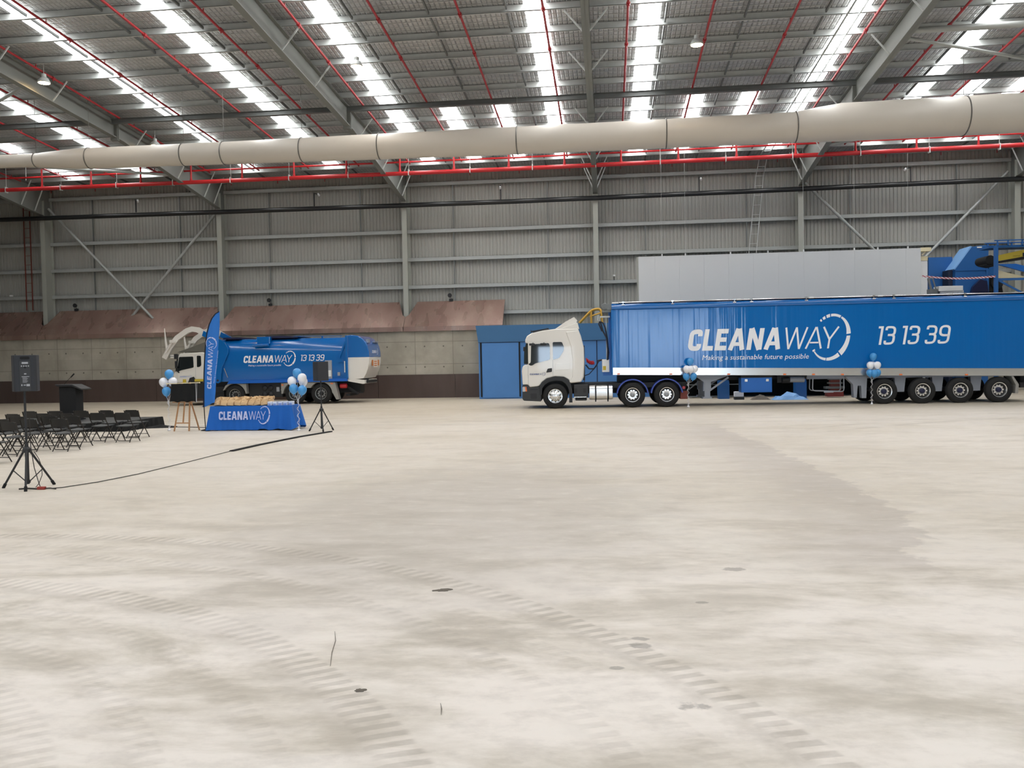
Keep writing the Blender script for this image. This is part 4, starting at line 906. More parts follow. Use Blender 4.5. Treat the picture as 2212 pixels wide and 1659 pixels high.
MB().tube([(17.18, .35, 6.08), (17.18, 1.5, 6.08)], .2, 16).prism([(17.05, 5.86), (17.4, 5.78), (17.55, 6.0), (17.1, 6.12)], .4, 1.3).build('end_roller', 'black_matte', cy_, True)
font_text('CONVEYOR', .07, lambda u, v: (18.2 + u, .495, 6.20 + v), 'side_lettering', 'black_matte', cy_, 0, 0, .3); MB().box(18.62, 18.75, .494, .5, 6.2, 6.36).build('warning_mark', 'black_plastic', cy_)
MB().box(17.19, 17.33, -.1, .05, 0, 6.62).build('post', 'machine_blue', cy_)
MB().prism([(17.4, 5.85), (18.2, 5.85), (20.5, 5.2), (20.5, 4.85), (17.9, 5.7)], .2, .35).build('frame_beam', 'box_blue', cy_); MB().box(17.2, 20.5, .0, .06, 5.1, 5.2).bar((17.4, .0, 5.1), (18.6, .0, 4.4), .06, .08).build('cross_bar', 'machine_blue', cy_)
MB().prism([(17.45, 5.62), (18.0, 5.45), (18.8, 5.24), (17.45, 5.24)], .36, .42).build('gusset_plate', 'cream', cy_)
rl = MB()
for y in (.3, 1.3):
    rl.box(17.1, 20.5, y, y + .05, 6.64, 6.70).box(17.35, 20.5, y, y + .05, 6.9, 6.95)
    for x in (17.45, 17.9, 18.5, 19.2, 20): rl.box(x, x + .05, y, y + .05, 6.66, 6.95)
rl.box(17.1, 20.5, .3, 1.3, 6.60, 6.66); rl.build('walkway_rail', 'machine_blue', cy_)
tp = MB(); A, B = Vector((15.10, 43.2, 5.58)), Vector((17.2, 40.28, 5.24)); N_ = 16
for i in range(N_):
    a = A.lerp(B, i / N_); b = A.lerp(B, (i + 1) / N_); za = -.10 * math.sin(PI * i / N_); zb_ = -.10 * math.sin(PI * (i + 1) / N_)
    tp.add([(a.x, a.y, a.z + za), (b.x, b.y, b.z + zb_), (b.x, b.y, b.z + zb_ + .085), (a.x, a.y, a.z + za + .085), (a.x, a.y + .004, a.z + za), (b.x, b.y + .004, b.z + zb_), (b.x, b.y + .004, b.z + zb_ + .085), (a.x, a.y + .004, a.z + za + .085)], [(0, 1, 2, 3), (7, 6, 5, 4), (0, 4, 5, 1), (3, 2, 6, 7)])
tag(tp.build('barrier_tape', 'barrier_tape'), 'red and white barrier tape stretched from the grey panel to the blue post', 'tape')
# clutter on the floor behind the trailer
t = thing('foam_box', 'small white box on a dark crate under the trailer', 'box', (5.78, 39.0, 0)); MB().box(-.2, .2, -.15, .15, .13, .36).build('box', 'card_white', t, False, .02); MB().box(-.2, .22, -.16, .16, .0, .13).build('crate', 'black_plastic', t)
def crumple(w, d, h, nx, ny, seed, mat, name):
    rnd = random.Random(seed); mb = MB(); vs = []
    for top in (1, 0):
        for j in range(ny + 1):
            for i in range(nx + 1):
                e = min(i, nx - i) / nx * 2; e2 = min(j, ny - j) / ny * 2
                z = (h * (e * e2) ** .6 * (.45 + .55 * rnd.random()) if top else 0)
                vs.append((-w / 2 + w * i / nx + rnd.uniform(-.04, .04) * w * e, -d / 2 + d * j / ny + rnd.uniform(-.05, .05) * e2, max(z + .012 * top, 0)))
    q = (nx + 1) * (ny + 1); fs = []
    for j in range(ny):
        for i in range(nx):
            a = j * (nx + 1) + i; fs.append((a, a + 1, a + nx + 2, a + nx + 1)); fs.append((q + a, q + a + nx + 1, q + a + nx + 2, q + a + 1))
    rim_ = [i for i in range(nx + 1)] + [(j + 1) * (nx + 1) - 1 for j in range(1, ny + 1)] + [ny * (nx + 1) + i for i in range(nx - 1, -1, -1)] + [j * (nx + 1) for j in range(ny - 1, 0, -1)]
    for a, b in zip(rim_, rim_[1:] + rim_[:1]): fs.append((a, q + a, q + b, b))
    mb.add(vs, fs); return mb.build(name, mat)
o = crumple(1.5, .7, .42, 9, 5, 4, 'machine_light', 'tarpaulin'); o.location = (7.9, 38.6, 0); tag(o, 'crumpled light blue tarpaulin lying under the trailer', 'tarpaulin')
o = crumple(.8, .6, .30, 6, 4, 9, 'mud', 'rag_pile'); o.location = (6.7, 38.9, 0); tag(o, 'dark heap of rags left of the blue tarpaulin under the trailer', 'rags')
t = thing('hydraulic_press', 'small rusty red and grey machine under the trailer by the wheels', 'machine', (10.15, 39.6, 0))
MB().box(-.38, .32, 0, .5, .05, .28).build('base', 'hub_red', t); MB().box(-.45, .38, .05, .45, .4, .5).build('plate', 'galv_dark', t); MB().box(-.25, .25, .1, .4, .28, .4).box(-.22, .22, .1, .4, .5, .95).build('column', 'rust_red', t); MB().box(-.3, .3, .08, .42, .62, .68).box(-.28, .28, .08, .42, .8, .85).build('collar', 'galv_dark', t)

# ================================================================== EVENT FURNITURE
# stage
st = thing('stage', 'low stage platform draped in black cloth behind the chairs', 'stage', (0, 0, 0))
MB().box(-20.5, -15.0, 24.95, 27.2, 0, .30).build('deck', 'chair_seat', st, False, .01)
dr = MB(); per = [(-20.52, 24.93)]
per = [(-20.52 + 5.54 * i / 60, 24.93) for i in range(61)] + [(-14.98, 24.93 + 2.29 * i / 24) for i in range(1, 25)]
vs = []
for i, (x, y) in enumerate(per):
    fr_ = .04 + .035 * math.sin(i * 1.9) + .02 * math.sin(i * .7); ox, oy = (0, -1) if i <= 60 else (1, 0)
    vs += [(x, y, .305), (x + ox * .02, y + oy * .02, .29), (x + ox * fr_, y + oy * fr_, .006), (x + ox * (fr_ + .01), y + oy * (fr_ + .01), .0)]
dr.add(vs, [(4 * i + k_, 4 * i + 4 + k_, 4 * i + 5 + k_, 4 * i + 1 + k_) for i in range(len(per) - 1) for k_ in range(3)]); dr.build('drape', 'black_cloth', st, True)
o = crumple(.95, .5, .10, 8, 5, 3, 'black_cloth', 'loose_cloth'); o.parent = st; o.location = (-14.55, 26.3, 0); o.rotation_euler = (0, 0, .3)
lc = thing('lectern', 'black lectern with a gooseneck microphone on the stage', 'lectern', (-17.42, 26.0, .31))
MB().box(-.29, .28, -.2, .2, 0, 1.10).build('column', 'black_matte', lc, False, .01); MB().box(-.33, .32, -.24, .24, 0, .04).build('base', 'black_matte', lc)
MB().prism([(-.40, 1.16), (.20, 1.16), (.54, 1.01), (.52, .97), (.18, 1.10), (-.30, 1.09)], -.27, .27).build('top', 'black_plastic', lc, False, .01)
mc = MB().tube([(-.24, 0, 1.15), (-.15, 0, 1.25), (-.02, 0, 1.37), (.03, 0, 1.41)], .007, 6).build('microphone', 'chair_metal', lc, True); MB().tube([(.0, 0, 1.385), (.12, 0, 1.50)], [.018, .024], 10).build('capsule', 'black_matte', mc, True)

# folding chairs
def make_chair(label):
    t = thing('folding_chair', label, 'chair', group='black folding chairs')
    def grid_panel(w, h, fn, th):
        nx, ny = 8, 4; top, bt_ = [], []
        mb = MB(); vs = []
        for s in (0, th):
            for j in range(ny + 1):
                for i in range(nx + 1): vs.append(fn(-w / 2 + w * i / nx, h * j / ny, s))
        q = (nx + 1) * (ny + 1); fs = []
        for j in range(ny):
            for i in range(nx):
                a = j * (nx + 1) + i; fs += [(a, a + 1, a + nx + 2, a + nx + 1), (q + a, q + a + nx + 1, q + a + nx + 2, q + a + 1)]
        for i in range(nx): fs += [(i, q + i, q + i + 1, i + 1), (ny * (nx + 1) + i, ny * (nx + 1) + i + 1, q + ny * (nx + 1) + i + 1, q + ny * (nx + 1) + i)]
        for j in range(ny): a = j * (nx + 1); b = a + nx; fs += [(a, a + nx + 1, q + a + nx + 1, q + a), (b, q + b, q + b + nx + 1, b + nx + 1)]
        mb.add(vs, fs); return mb
    def bk(x, v, s):
        c_ = .03 * (x / .23) ** 2; cut = .05 * max(0, abs(x) - .17) / .06 * (1 if v > .1 else 0) * (v / .19) ** 2
        z = .60 + v * 1.02 - cut
        return (x, -.165 - .30 * (z - .60) + c_ - s, z)
    grid_panel(.46, .20, bk, .016).build('backrest', 'chair_black', t, True)
    def stf(x, v, s):
        return (x * (1 - .06 * v / .4), -.14 + v, .445 + .012 * math.cos(v / .4 * PI) * -1 * 0 + .02 * (v / .4) - s - .012 * (1 - (x / .22) ** 2))
    grid_panel(.43, .40, stf, .022).build('seat', 'chair_seat', t, True)
    for s in (-1, 1):
        MB().tube([(s * .225, -.215, .79), (s * .225, -.15, .60), (s * .215, .02, .36), (s * .215, .26, .0)], .0125, 8).build('leg', 'chair_metal', t, True)
        MB().tube([(s * .195, .20, .44), (s * .195, .10, .33), (s * .195, -.12, .10), (s * .20, -.19, .0)], .0125, 8).build('leg', 'chair_metal', t, True)
    MB().tube([(-.215, .19, .10), (.215, .19, .10)], .009, 6).build('crossbar', 'chair_metal', t, True)
    MB().tube([(-.195, -.13, .085), (-.16, -.14, .045), (.16, -.14, .045), (.195, -.13, .085)], .010, 6).build('crossbar', 'chair_metal', t, True)
    return t
ROWS = [('the row nearest the stage', 22.75, [-16.36, -15.59, -14.82, -14.06, -13.30]), ('the second row from the stage', 21.55, [-15.97, -15.13, -14.42, -13.62, -12.88]),
        ('the third row from the stage', 20.4, [-15.0, -14.15, -13.50]), ('the fourth row from the stage', 19.4, [-14.72, -14.0, -13.2])]
proto = None
for nm, y, L in ROWS:
    for i_, x in enumerate(L):
        pos = ['leftmost', 'second from the left', 'third from the left', 'fourth from the left', 'rightmost'][i_] if i_ < len(L) - 1 else 'rightmost'
        lb = 'black folding chair, %s in %s' % (pos, nm); rz = -.06 + random.uniform(-.07, .07); loc = (x, y + random.uniform(-.05, .05), 0)
        if proto is None: proto = make_chair(lb); proto.location = loc; proto.rotation_euler = (0, 0, rz)
        else: dup(proto, loc, rz, lb)
dup(proto, (-13.78, 18.42, 0), -.12, 'black folding chair just behind the near loudspeaker stand pole')
dup(proto, (-13.22, 16.98, 0), -.10, 'black folding chair cut by the left picture edge, nearest of all')

# loudspeakers
def stand(loc, label, rot, hub=.64, ztop=1.66, R_=.44):
    t = thing('speaker_stand', label, 'stand', loc, 0, 'speaker stands')
    MB().tube([(0, 0, .07), (0, 0, hub + .12)], .03, 12).tube([(0, 0, hub), (0, 0, ztop)], .019, 10).build('pole', 'black_plastic', t, True)
    MB().lathe([(0, hub - .03), (.06, hub - .03), (.065, hub + .03), (.035, hub + .07), (0, hub + .07)], 14, 'z').lathe([(0, .09), (.045, .09), (.045, .14), (0, .14)], 12, 'z').build('collar', 'black_plastic', t, True)
    for k_ in range(3):
        a = rot + k_ * 2 * PI / 3; cx, cy = math.cos(a), math.sin(a)
        lg_ = MB().tube([(cx * .05, cy * .05, hub), (cx * R_, cy * R_, .02)], .018, 8).build('leg', 'black_plastic', t, True)
        MB().tube([(cx * (R_ - .035), cy * (R_ - .035), .075), (cx * (R_ + .008), cy * (R_ + .008), .0)], .026, 8).build('foot', 'black_matte', lg_, True)
        MB().tube([(cx * .03, cy * .03, .11), (cx * R_ * .56, cy * R_ * .56, hub * .46)], .009, 6).build('brace', 'black_plastic', t, True)
    return t
def speaker(loc, rz, w, h, d, label, back):
    t = thing('loudspeaker', label, 'loudspeaker', loc, rz, 'loudspeakers on stands')
    pr = fillet([(-w / 2, 0), (-w * .30, d), (w * .30, d), (w / 2, 0)], .05, 4, True)
    pr = [(x, y) for x, y in fillet([(-w / 2, d * .30), (-w * .40, -d * .5), (w * .40, -d * .5), (w / 2, d * .30), (w * .47, d * .5), (-w * .47, d * .5)], .04, 3, True)]
    MB().prism(pr, 0, h, 'z').build('cabinet', 'speaker_grey', t, False, .02, 3)
    MB().box(-w * .44, w * .44, d * .5, d * .5 + .012, .03, h - .03).build('grille', 'black_matte', t)
    if back:
        yb = -d * .5 - .004
        MB().box(-w * .2, w * .2, yb - .003, -d * .49, h * .02, h * .84).build('rear_panel', 'dark_grey', t, False, .006)
        MB().prism(fillet([(-w * .17, h * .88), (-w * .17, h * .96), (w * .17, h * .96), (w * .17, h * .88)], .03, 4, True), yb, -d * .42).build('handle', 'black_matte', t)
        lb = MB().box(-w * .11, w * .11, yb - .006, yb, h * .76, h * .81).box(w * .03, w * .15, yb - .006, yb, h * .145, h * .205).box(-w * .15, -w * .11, yb - .006, yb, h * .155, h * .20).box(-w * .07, w * .01, yb - .006, yb, h * .165, h * .19)
        lb.build('rear_label', 'print_grey', t); lb = MB()
        for q in range(7): lb.box(-w * .1, w * (.05 + .02 * (q % 3)), yb - .005, yb, h * (.245 + .022 * q), h * (.252 + .022 * q))
        lb.box(-w * .13, w * .14, yb - .005, yb, h * .40, h * .415); lb.box(-w * .04, w * .04, yb - .005, yb, h * .47, h * .50); lb.build('print', 'print_grey', t); lb = MB()
        for q in range(4): lb.tube([(-w * .12 + q * w * .08, yb - .012, h * .70), (-w * .12 + q * w * .08, yb, h * .70)], .011, 10)
        lb.build('control_knob', 'print_grey', t, True); MB().box(-w * .03, w * .03, yb - .012, yb, h * .64, h * .68).build('socket', 'black_matte', t)
    return t
stand((-9.89, 13.49, 0), 'black tripod speaker stand in front of the chairs at left', -1.02)
speaker((-9.86, 13.49, 1.655), .60, .42, .615, .27, 'large loudspeaker seen from behind, nearest the camera at left', True)
stand((-8.44, 24.36, 0), 'black tripod speaker stand to the right of the blue table', -1.15, .62, 1.50, .40)
speaker((-8.42, 24.36, 1.49), .72, .42, .57, .32, 'black loudspeaker in front of the collection truck', False)
MB_ = MB().tube([(-9.84, 13.52, 1.2), (-9.82, 13.5, .7), (-9.77, 13.5, .35), (-9.70, 13.5, .10), (-9.66, 13.48, .03), (-9.55, 13.4, .02)], .007, 6)
MB_.tube([(-9.76, 13.5, .62), (-9.68, 13.5, .50), (-9.63, 13.5, .36), (-9.63, 13.5, .22), (-9.68, 13.48, .08), (-9.72, 13.45, .015)], .006, 6)
tag(MB_.build('speaker_lead', 'cable', None, True), 'thin dark leads hanging down the near speaker stand to the floor', 'cable')
t = thing('cable_connector', 'red cable connector with dark leads at the near stand foot', 'connector', (-9.5, 13.32, .0)); MB().box(-.09, .05, -.03, .03, 0, .05).build('plug', 'cable_red', t, False, .01); MB().tube([(.05, 0, .02), (.12, .03, .02), (.25, -.02, .015)], .012, 6).tube([(-.1, 0, .012), (-.3, .05, .012), (-.42, -.02, .012)], .015, 6).build('lead', 'cable', t, True)
fc = MB().tube([(-9.4, 13.35, .014), (-9.25, 13.47, .012), (-9.0, 14.1, .012), (-8.84, 15.1, .012), (-8.80, 17.0, .012), (-8.80, 19.04, .012), (-8.69, 20.4, .012)], .008, 6); tag(fc.build('floor_cable', 'cable', None, True), 'long dark cable on the floor from the near speaker to the table', 'cable')
mt_ = MB(); P_ = [(-8.78, 19.0), (-8.69, 20.38), (-8.55, 21.6), (-8.42, 22.55), (-8.22, 23.4), (-8.07, 24.05)]
for a, b in zip(P_[:-1], P_[1:]): mt_.prism([(a[0] - .05, a[1]), (b[0] - .05, b[1]), (b[0] + .05, b[1]), (a[0] + .05, a[1])], .002, .03, 'z')
tag(mt_.build('cable_cover', 'black_matte'), 'black cable cover strip on the floor reaching the far speaker stand', 'cable cover')
tag(MB().tube([(-14.3, 26.4, .01), (-13.4, 26.2, .01), (-12.6, 25.9, .01)], .012, 6).build('floor_cable', 'cable', None, True), 'dark cable crossing the floor between the stage and the flag', 'cable')

# feather flag
fl = thing('feather_flag', 'tall blue feather flag with white lettering beside the table', 'flag', (-12.34, 24.95, 0))
L_ = [(-.10, .74), (-.03, .72), (-.005, 1.2), (.02, 1.8), (.06, 2.3), (.10, 2.7), (.15, 3.0), (.23, 3.26), (.33, 3.45), (.44, 3.58), (.55, 3.64)]
R_2 = [(.32, .86), (.33, .88), (.36, 1.2), (.39, 1.8), (.44, 2.3), (.48, 2.7), (.52, 3.0), (.55, 3.26), (.56, 3.45), (.565, 3.58), (.57, 3.66)]
def flag_pt(u, v, off=0.0):
    q = v * (len(L_) - 1); i_ = min(int(q), len(L_) - 2); w_ = q - i_
    a = Vector(L_[i_]).lerp(Vector(L_[i_ + 1]), w_); b = Vector(R_2[i_]).lerp(Vector(R_2[i_ + 1]), w_); p_ = a.lerp(b, u)
    return (p_.x, .045 * math.sin(u * 5 + v * 6) * u * (1.15 - v) + off, p_.y)
def sheet(mb, off, nx=14, ny=44):
    vs = [flag_pt(i / nx, j / ny, off) for j in range(ny + 1) for i in range(nx + 1)]
    return mb.add(vs, [(j * (nx + 1) + i, j * (nx + 1) + i + 1, (j + 1) * (nx + 1) + i + 1, (j + 1) * (nx + 1) + i) for j in range(ny) for i in range(nx)])
so = sheet(MB(), 0).build('banner', 'flag_blue', fl, True); md = so.modifiers.new('thickness', 'SOLIDIFY'); md.thickness = .003
pole = [(-.0, 0, 0), (-.03, 0, .7)] + [(p_[0] - .012, 0, p_[1]) for p_ in L_[2:]]
MB().tube(pole, .014, 8).build('pole', 'black_matte', fl, True)
mb = MB(); vs = []
for j in range(45):
    v = j / 44; a = flag_pt(0, v, -.004); vs += [a, (a[0] - .035, a[1], a[2] + .005)]
mb.add(vs, [(2 * j, 2 * j + 1, 2 * j + 3, 2 * j + 2) for j in range(44)]); mb.build('pole_sleeve', 'navy', fl)
MB().lathe([(0, 0), (.14, 0), (.14, .02), (.03, .05), (0, .05)], 16, 'z').build('base', 'black_matte', fl)
def flag_map(u, v):   # lettering runs up the banner
    z = 1.28 + u * .207; vv = (z - .72) / 2.94
    best = min(range(101), key=lambda k_: abs(flag_pt(.5, k_ / 100)[2] - z)) / 100
    p_ = flag_pt(.66 - v * .42, best, -.012); return (p_[0], p_[1], z)
letters(logo(.10), flag_map, 'brand_lettering', 'letter_soft', fl)
font_text('Making a sustainable future possible', .07, lambda u, v: (lambda p_: (p_[0], p_[1], 1.45 + u))(flag_pt(.90 - v * 1.6, (1.45 + u - .72) / 2.95, -.012)), 'slogan_lettering', 'letter_soft', fl, .2, 0, 1.0)

# easel with the covered board
ea = thing('easel', 'wooden easel with a black cloth covered board', 'easel', (-12.98, 24.8, 0))
MB().bar((-.30, .0, 0), (-.05, .12, 1.5), .04, .025).build('leg', 'wood', ea); MB().bar((.18, .0, 0), (.20, .12, 1.5), .045, .025).build('leg', 'wood', ea); MB().bar((.34, .35, 0), (.06, .16, 1.35), .04, .025).build('leg', 'wood', ea)
MB().bar((-.02, .03, .26), (.06, .12, 1.4), .04, .025).build('centre_post', 'wood', ea); MB().bar((-.26, .02, .25), (.185, .02, .25), .025, .035).build('crossbar', 'wood', ea); MB().box(-.32, .32, -.02, .06, .88, .91).build('ledge', 'wood', ea)
bd_ = thing('covered_board', 'black cloth hanging over a board on the easel under a pale rod', 'board', (-12.98, 24.75, .9))
MB().prism([(-.32, .02), (.36, .02), (.38, .55), (-.30, .55)], .0, .03).build('board', 'black_matte', bd_)
cl = MB(); vs = []
for j in range(9):
    for i in range(25):
        u = i / 24; v = j / 8; x = (-.36 + .04 * v) * (1 - u) + (.50 - .0 * v) * u
        vs.append((x, -.015 - .02 * (1 - v) * (1 + math.sin(u * 21 + v)) * .8, .01 + .02 * math.sin(u * 17) * (1 - v) + (.555 - .01) * v))
cl.add(vs, [(j * 25 + i, j * 25 + i + 1, (j + 1) * 25 + i + 1, (j + 1) * 25 + i) for j in range(8) for i in range(24)]); o = cl.build('cloth', 'black_cloth', bd_, True); md = o.modifiers.new('thickness', 'SOLIDIFY'); md.thickness = .004
MB().tube([(-.46, -.02, .565), (.60, -.02, .585)], .012, 8).lathe([(0, -.022), (.02, -.01), (.022, .0), (.02, .01), (0, .022)], 12, 'x', (-.46, -.02, .565)).lathe([(0, -.022), (.02, -.01), (.022, .0), (.02, .01), (0, .022)], 12, 'x', (.60, -.02, .585)).build('rod', 'dowel', bd_, True)
MB().tube([(.48, -.05, .57), (.49, -.055, .3), (.485, -.05, .0)], .004, 6).tube([(.52, -.045, .57), (.515, -.05, .3), (.50, -.05, .0)], .004, 6).build('pull_cord', 'ribbon', bd_)

# table, cloth, bags, boxes
TX0, TX1, TY0, TY1 = -12.12, -9.56, 24.85, 25.6
tb_ = thing('folding_table', 'long table hidden under the blue cloth', 'table', ((TX0 + TX1) / 2, (TY0 + TY1) / 2, 0))
hx, hy = (TX1 - TX0) / 2 - .02, (TY1 - TY0) / 2 - .02
MB().box(-hx, hx, -hy, hy, .70, .735).build('top', 'print_grey', tb_)
for sx_ in (-1, 1):
    for sy_ in (-1, 1): MB().tube([(sx_ * (hx - .15), sy_ * (hy - .06), 0), (sx_ * (hx - .15), sy_ * (hy - .06), .70)], .016, 8).build('leg', 'chair_metal', tb_)
cm = MB(); per = []
def addedge(x0, y0, x1, y1, n, nx_, ny_):
    for i in range(n): per.append((x0 + (x1 - x0) * i / n, y0 + (y1 - y0) * i / n, nx_, ny_, i / n))
addedge(TX0, TY0, TX1, TY0, 90, 0, -1); addedge(TX1, TY0, TX1, TY1, 30, 1, 0); addedge(TX1, TY1, TX0, TY1, 60, 0, 1); addedge(TX0, TY1, TX0, TY0, 30, -1, 0)
NP = len(per); rings = 9; vs = []
for k_ in range(rings):
    d_ = k_ / (rings - 1)
    for i, (x, y, nx_, ny_, q) in enumerate(per):
        # corner flare
        cdist = min(abs(x - TX0), abs(x - TX1)) if ny_ else min(abs(y - TY0), abs(y - TY1))
        cf = math.exp(-(cdist / .16) ** 2)
        right = 1 if x > TX1 - .75 else 0
        fold = (.012 * math.sin(i * .9) + right * .05 * math.sin((x + y) * 19)) * d_
        out = .012 + .03 * d_ + .11 * cf * d_ + fold
        sgx = -1 if abs(x - TX0) < abs(x - TX1) else 1; sgy = -1 if abs(y - TY0) < abs(y - TY1) else 1
        ex = nx_ * out + (cf * .10 * d_ * sgx if ny_ else 0); ey = ny_ * out + (cf * .08 * d_ * sgy if nx_ else 0)
        hem = .015 + .05 * (1 if nx_ > 0 else 0) + .02 * (math.sin(i * .35) + 1) * (1 if not (ny_ < 0 and x < -10.6) else .3)
        vs.append((x + ex, y + ey, .75 - (.75 - hem) * d_))
cm.add(vs, [(k_ * NP + i, k_ * NP + (i + 1) % NP, (k_ + 1) * NP + (i + 1) % NP, (k_ + 1) * NP + i) for k_ in range(rings - 1) for i in range(NP)] + [tuple(range(NP))])
tc = cm.build('tablecloth', 'cloth_blue', None, True); tag(tc, 'bright blue tablecloth with large white lettering on its front', 'tablecloth')
letters(logo(.03), lambda u, v: (-11.83 + u * .212, TY0 - .062 + .02 * (v * .25 + .0), .335 + v * .255), 'brand_lettering', 'letter_soft', tc)
def bag_mesh(seed):
    rnd = random.Random(seed); mb = MB(); vs = []; nz, npr = 6, 16
    for j in range(nz + 1):
        v = j / nz; pin = 1 - .78 * max(0, v - .35) / .65
        for i in range(npr):
            a = 2 * PI * i / npr; cx, cy = math.cos(a), math.sin(a)
            sx_ = .105 * (abs(cx) ** .45) * (1 if cx > 0 else -1) * (1 + .12 * v); sy_ = .085 * (abs(cy) ** .45) * (1 if cy > 0 else -1) * pin
            jit = .034 * v
            vs.append((sx_ + rnd.uniform(-jit, jit), sy_ + .05 * max(0, v - .3) + rnd.uniform(-jit, jit) * 1.3, .27 * v + (rnd.uniform(-.055, .03) if j == nz else rnd.uniform(-.02, .02) * v)))
    mb.add(vs, [(j * npr + i, j * npr + (i + 1) % npr, (j + 1) * npr + (i + 1) % npr, (j + 1) * npr + i) for j in range(nz) for i in range(npr)] + [tuple(range(npr)), tuple(nz * npr + i for i in range(npr))]); return mb
for row, (y, n_, x0, x1, rn) in enumerate(((25.0, 8, -11.95, -10.45, 'front'), (25.28, 7, -11.86, -10.40, 'back'))):
    for i in range(n_):
        o = bag_mesh(20 + row * 10 + i).build('paper_bag', 'paper_bag'); o.location = (x0 + (x1 - x0) * i / (n_ - 1), y + random.uniform(-.02, .02), .752)
        o.rotation_euler = (-.25, random.uniform(-.22, .22), random.uniform(-.5, .5))
        tag(o, 'crumpled brown paper bag on the blue table, %s from the left in the %s row' % (ORD[i], rn), 'paper bag', 'brown paper bags on the table')
for i in range(5):
    t = thing('gift_box', 'white printed carton on the table right end, %s from the left' % ORD[i], 'carton', (-10.27 + .15 * i, 24.98 + .045 * i, .752), -.12, 'white cartons on the table')
    MB().box(-.06, .06, -.05, .10, 0, .115).build('carton', 'card_white', t, False, .004); MB().box(-.045, .045, -.053, -.05, .0, .06).build('print', 'print_blue', t)
o = MB().box(-.22, .22, -.1, .1, 0, .02).build('flat_box', 'card_white'); o.location = (-10.0, 25.38, .752); tag(o, 'flat white tray behind the white cartons on the table', 'tray')

# balloons
def balloon(loc, mat, label, group, r=.135, tilt=(0, 0)):
    prof = []
    for i in range(15):
        a = PI * i / 14; prof.append((max(0, r * math.sin(a) * (1 - .10 * math.cos(a) * -1 * 0)), 0))
    prof = [(r * math.sin(PI * i / 14) * (1 + .06 * math.cos(PI * i / 14)), r * (1.08 * math.cos(PI * i / 14)) - (r * .22 * (i / 14) ** 4)) for i in range(15)]
    prof[0] = (0, prof[0][1]); prof[-1] = (.006, prof[-1][1])
    t = thing('balloon', label, 'balloon', loc, 0, group); t.rotation_euler = (tilt[0], tilt[1], 0)
    MB().lathe(prof, 22, 'z').build('skin', mat, t, True); zk = prof[-1][1]
    MB().lathe([(.006, zk + .004), (.012, zk - .012), (.018, zk - .025), (0, zk - .02)], 10, 'z').build('knot', mat, t, True)
def cluster(cx, cy, items, name, wlabel, zt):
    n_ = 0
    for dx, dy, z, colr, pos in items:
        balloon((cx + dx, cy + dy, z), 'balloon_' + colr, '%s balloon, %s' % ('blue' if colr == 'blue' else 'white', pos) + ' ' + name, 'balloons ' + name, .132, (dy * .8, -dx * -.9))
    t = thing('balloon_weight', wlabel, 'balloon weight', (cx, cy, 0), 0, 'balloon weights')
    MB().lathe([(0, 0), (.045, 0), (.055, .03), (.03, .07), (.012, .09), (.03, .13), (0, .12)], 12, 'z').build('weight', 'ribbon', t, True)
    rb = MB()
    for dx, dy, z, colr, pos in items: rb.tube([(0, 0, .08), (.012, .01, .3), (-.012, 0, .55), (.01, 0, .78), (dx * .15, dy * .15, zt - .25), (dx * .9, dy * .9, z - .18)], .0045, 5)
    rb.tube([(.04 * math.sin(i * .9), .02 * math.cos(i * .9), .1 + i * .03) for i in range(30)], .006, 5); rb.build('ribbon', 'ribbon', t)
cluster(-13.52, 24.95, [(.05, 0, 1.76, 'blue', 'topmost'), (-.14, 0, 1.51, 'white', 'left one'), (.15, .02, 1.52, 'white', 'right one'), (-.02, -.06, 1.23, 'blue', 'lowest')], 'in the bunch left of the easel', 'silver foil weight under the balloons beside the easel', 1.2)
cluster(-9.2, 24.5, [(-.03, .05, 1.73, 'blue', 'topmost'), (.14, 0, 1.58, 'white', 'upper right'), (.11, .16, 1.47, 'white', 'hidden behind the upper white one'), (-.18, .02, 1.49, 'white', 'left one'), (-.10, -.08, 1.27, 'blue', 'lower left'), (.16, -.06, 1.23, 'blue', 'lower right')], 'in the bunch right of the table', 'silver foil weight under the balloons right of the table', 1.2)
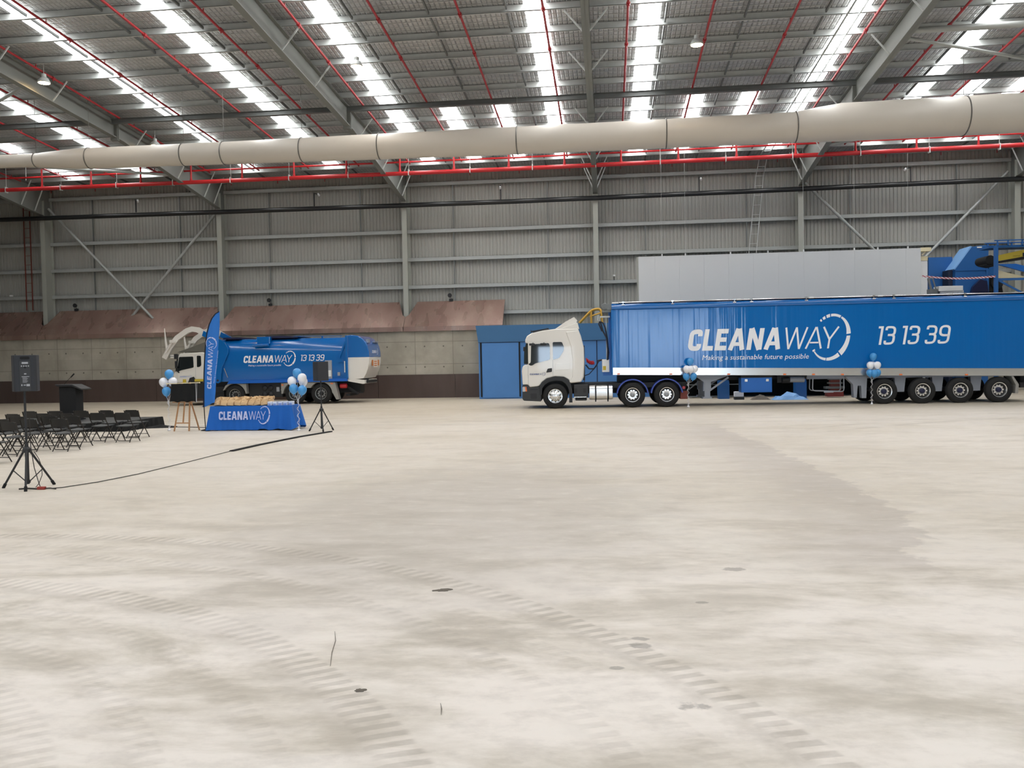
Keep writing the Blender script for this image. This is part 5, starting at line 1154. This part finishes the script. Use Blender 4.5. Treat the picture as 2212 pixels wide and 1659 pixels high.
cluster(3.08, 33.75, [(.10, .02, 1.79, 'blue', 'topmost'), (-.06, -.12, 1.50, 'white', 'front left'), (.10, -.16, 1.49, 'white', 'front middle'), (.25, -.08, 1.50, 'white', 'front right'), (.12, .08, 1.50, 'white', 'tucked behind the whites'), (-.07, -.05, 1.21, 'blue', 'lower left'), (.20, -.05, 1.21, 'blue', 'lower right')], 'in front of the drive wheels', 'silver foil weight below the balloons by the drive wheels', 1.2)
cluster(10.07, 34.15, [(.07, .02, 1.85, 'blue', 'topmost'), (-.07, -.08, 1.52, 'white', 'left one'), (.19, -.08, 1.52, 'white', 'right one'), (.06, .08, 1.52, 'white', 'between the other whites'), (-.08, -.05, 1.23, 'blue', 'lower left'), (.06, -.13, 1.21, 'blue', 'lower middle'), (.20, -.05, 1.23, 'blue', 'lower right')], 'in front of the trailer axles', 'silver foil weight below the balloons by the trailer axles', 1.2)

# bits lying on the floor
def clod(w, d_, h, seed):
    rnd = random.Random(seed); mb = MB(); n = 18; vs = []
    ks = [1 + rnd.uniform(-.3, .3) for _ in range(n)]
    for q, z in ((1, 0), (.92, .6), (.6, .95)):
        for i in range(n): vs.append((w / 2 * q * ks[i] * math.cos(2 * PI * i / n), d_ / 2 * q * ks[i] * math.sin(2 * PI * i / n), h * z * (1 + rnd.uniform(-.2, .2) * (z > 0))))
    mb.add(vs, [(j * n + i, j * n + (i + 1) % n, (j + 1) * n + (i + 1) % n, (j + 1) * n + i) for j in range(2) for i in range(n)] + [tuple(2 * n + i for i in range(n)), tuple(range(n - 1, -1, -1))])
    return mb.build('mud_clod', 'mud', None, True)
for (x, y, w, d_, sd, lb) in ((-1.505, 7.47, .17, .08, 5, 'dark smear of dried mud between the two long tyre tracks'), (-1.58, 5.16, .07, .05, 6, 'small dark mud clod beside the inner tyre track')):
    o = clod(w, d_, .008, sd); o.location = (x, y, 0); o.rotation_euler = (0, 0, .25); tag(o, lb, 'mud')
for pts, lb in (([(-1.91, 5.56), (-1.985, 5.82), (-2.04, 6.07), (-2.115, 6.28)], 'thin dark twig on the pale floor left of centre'), ([(-1.0, 4.83), (-1.012, 4.91), (-1.035, 4.99)], 'short dark twig near the bottom middle of the floor')):
    tag(MB().tube([(x, y, .004) for x, y in pts], [.0012] + [.0026] * (len(pts) - 2) + [.0012], 6).build('twig', 'mud', None, True), lb, 'twig')
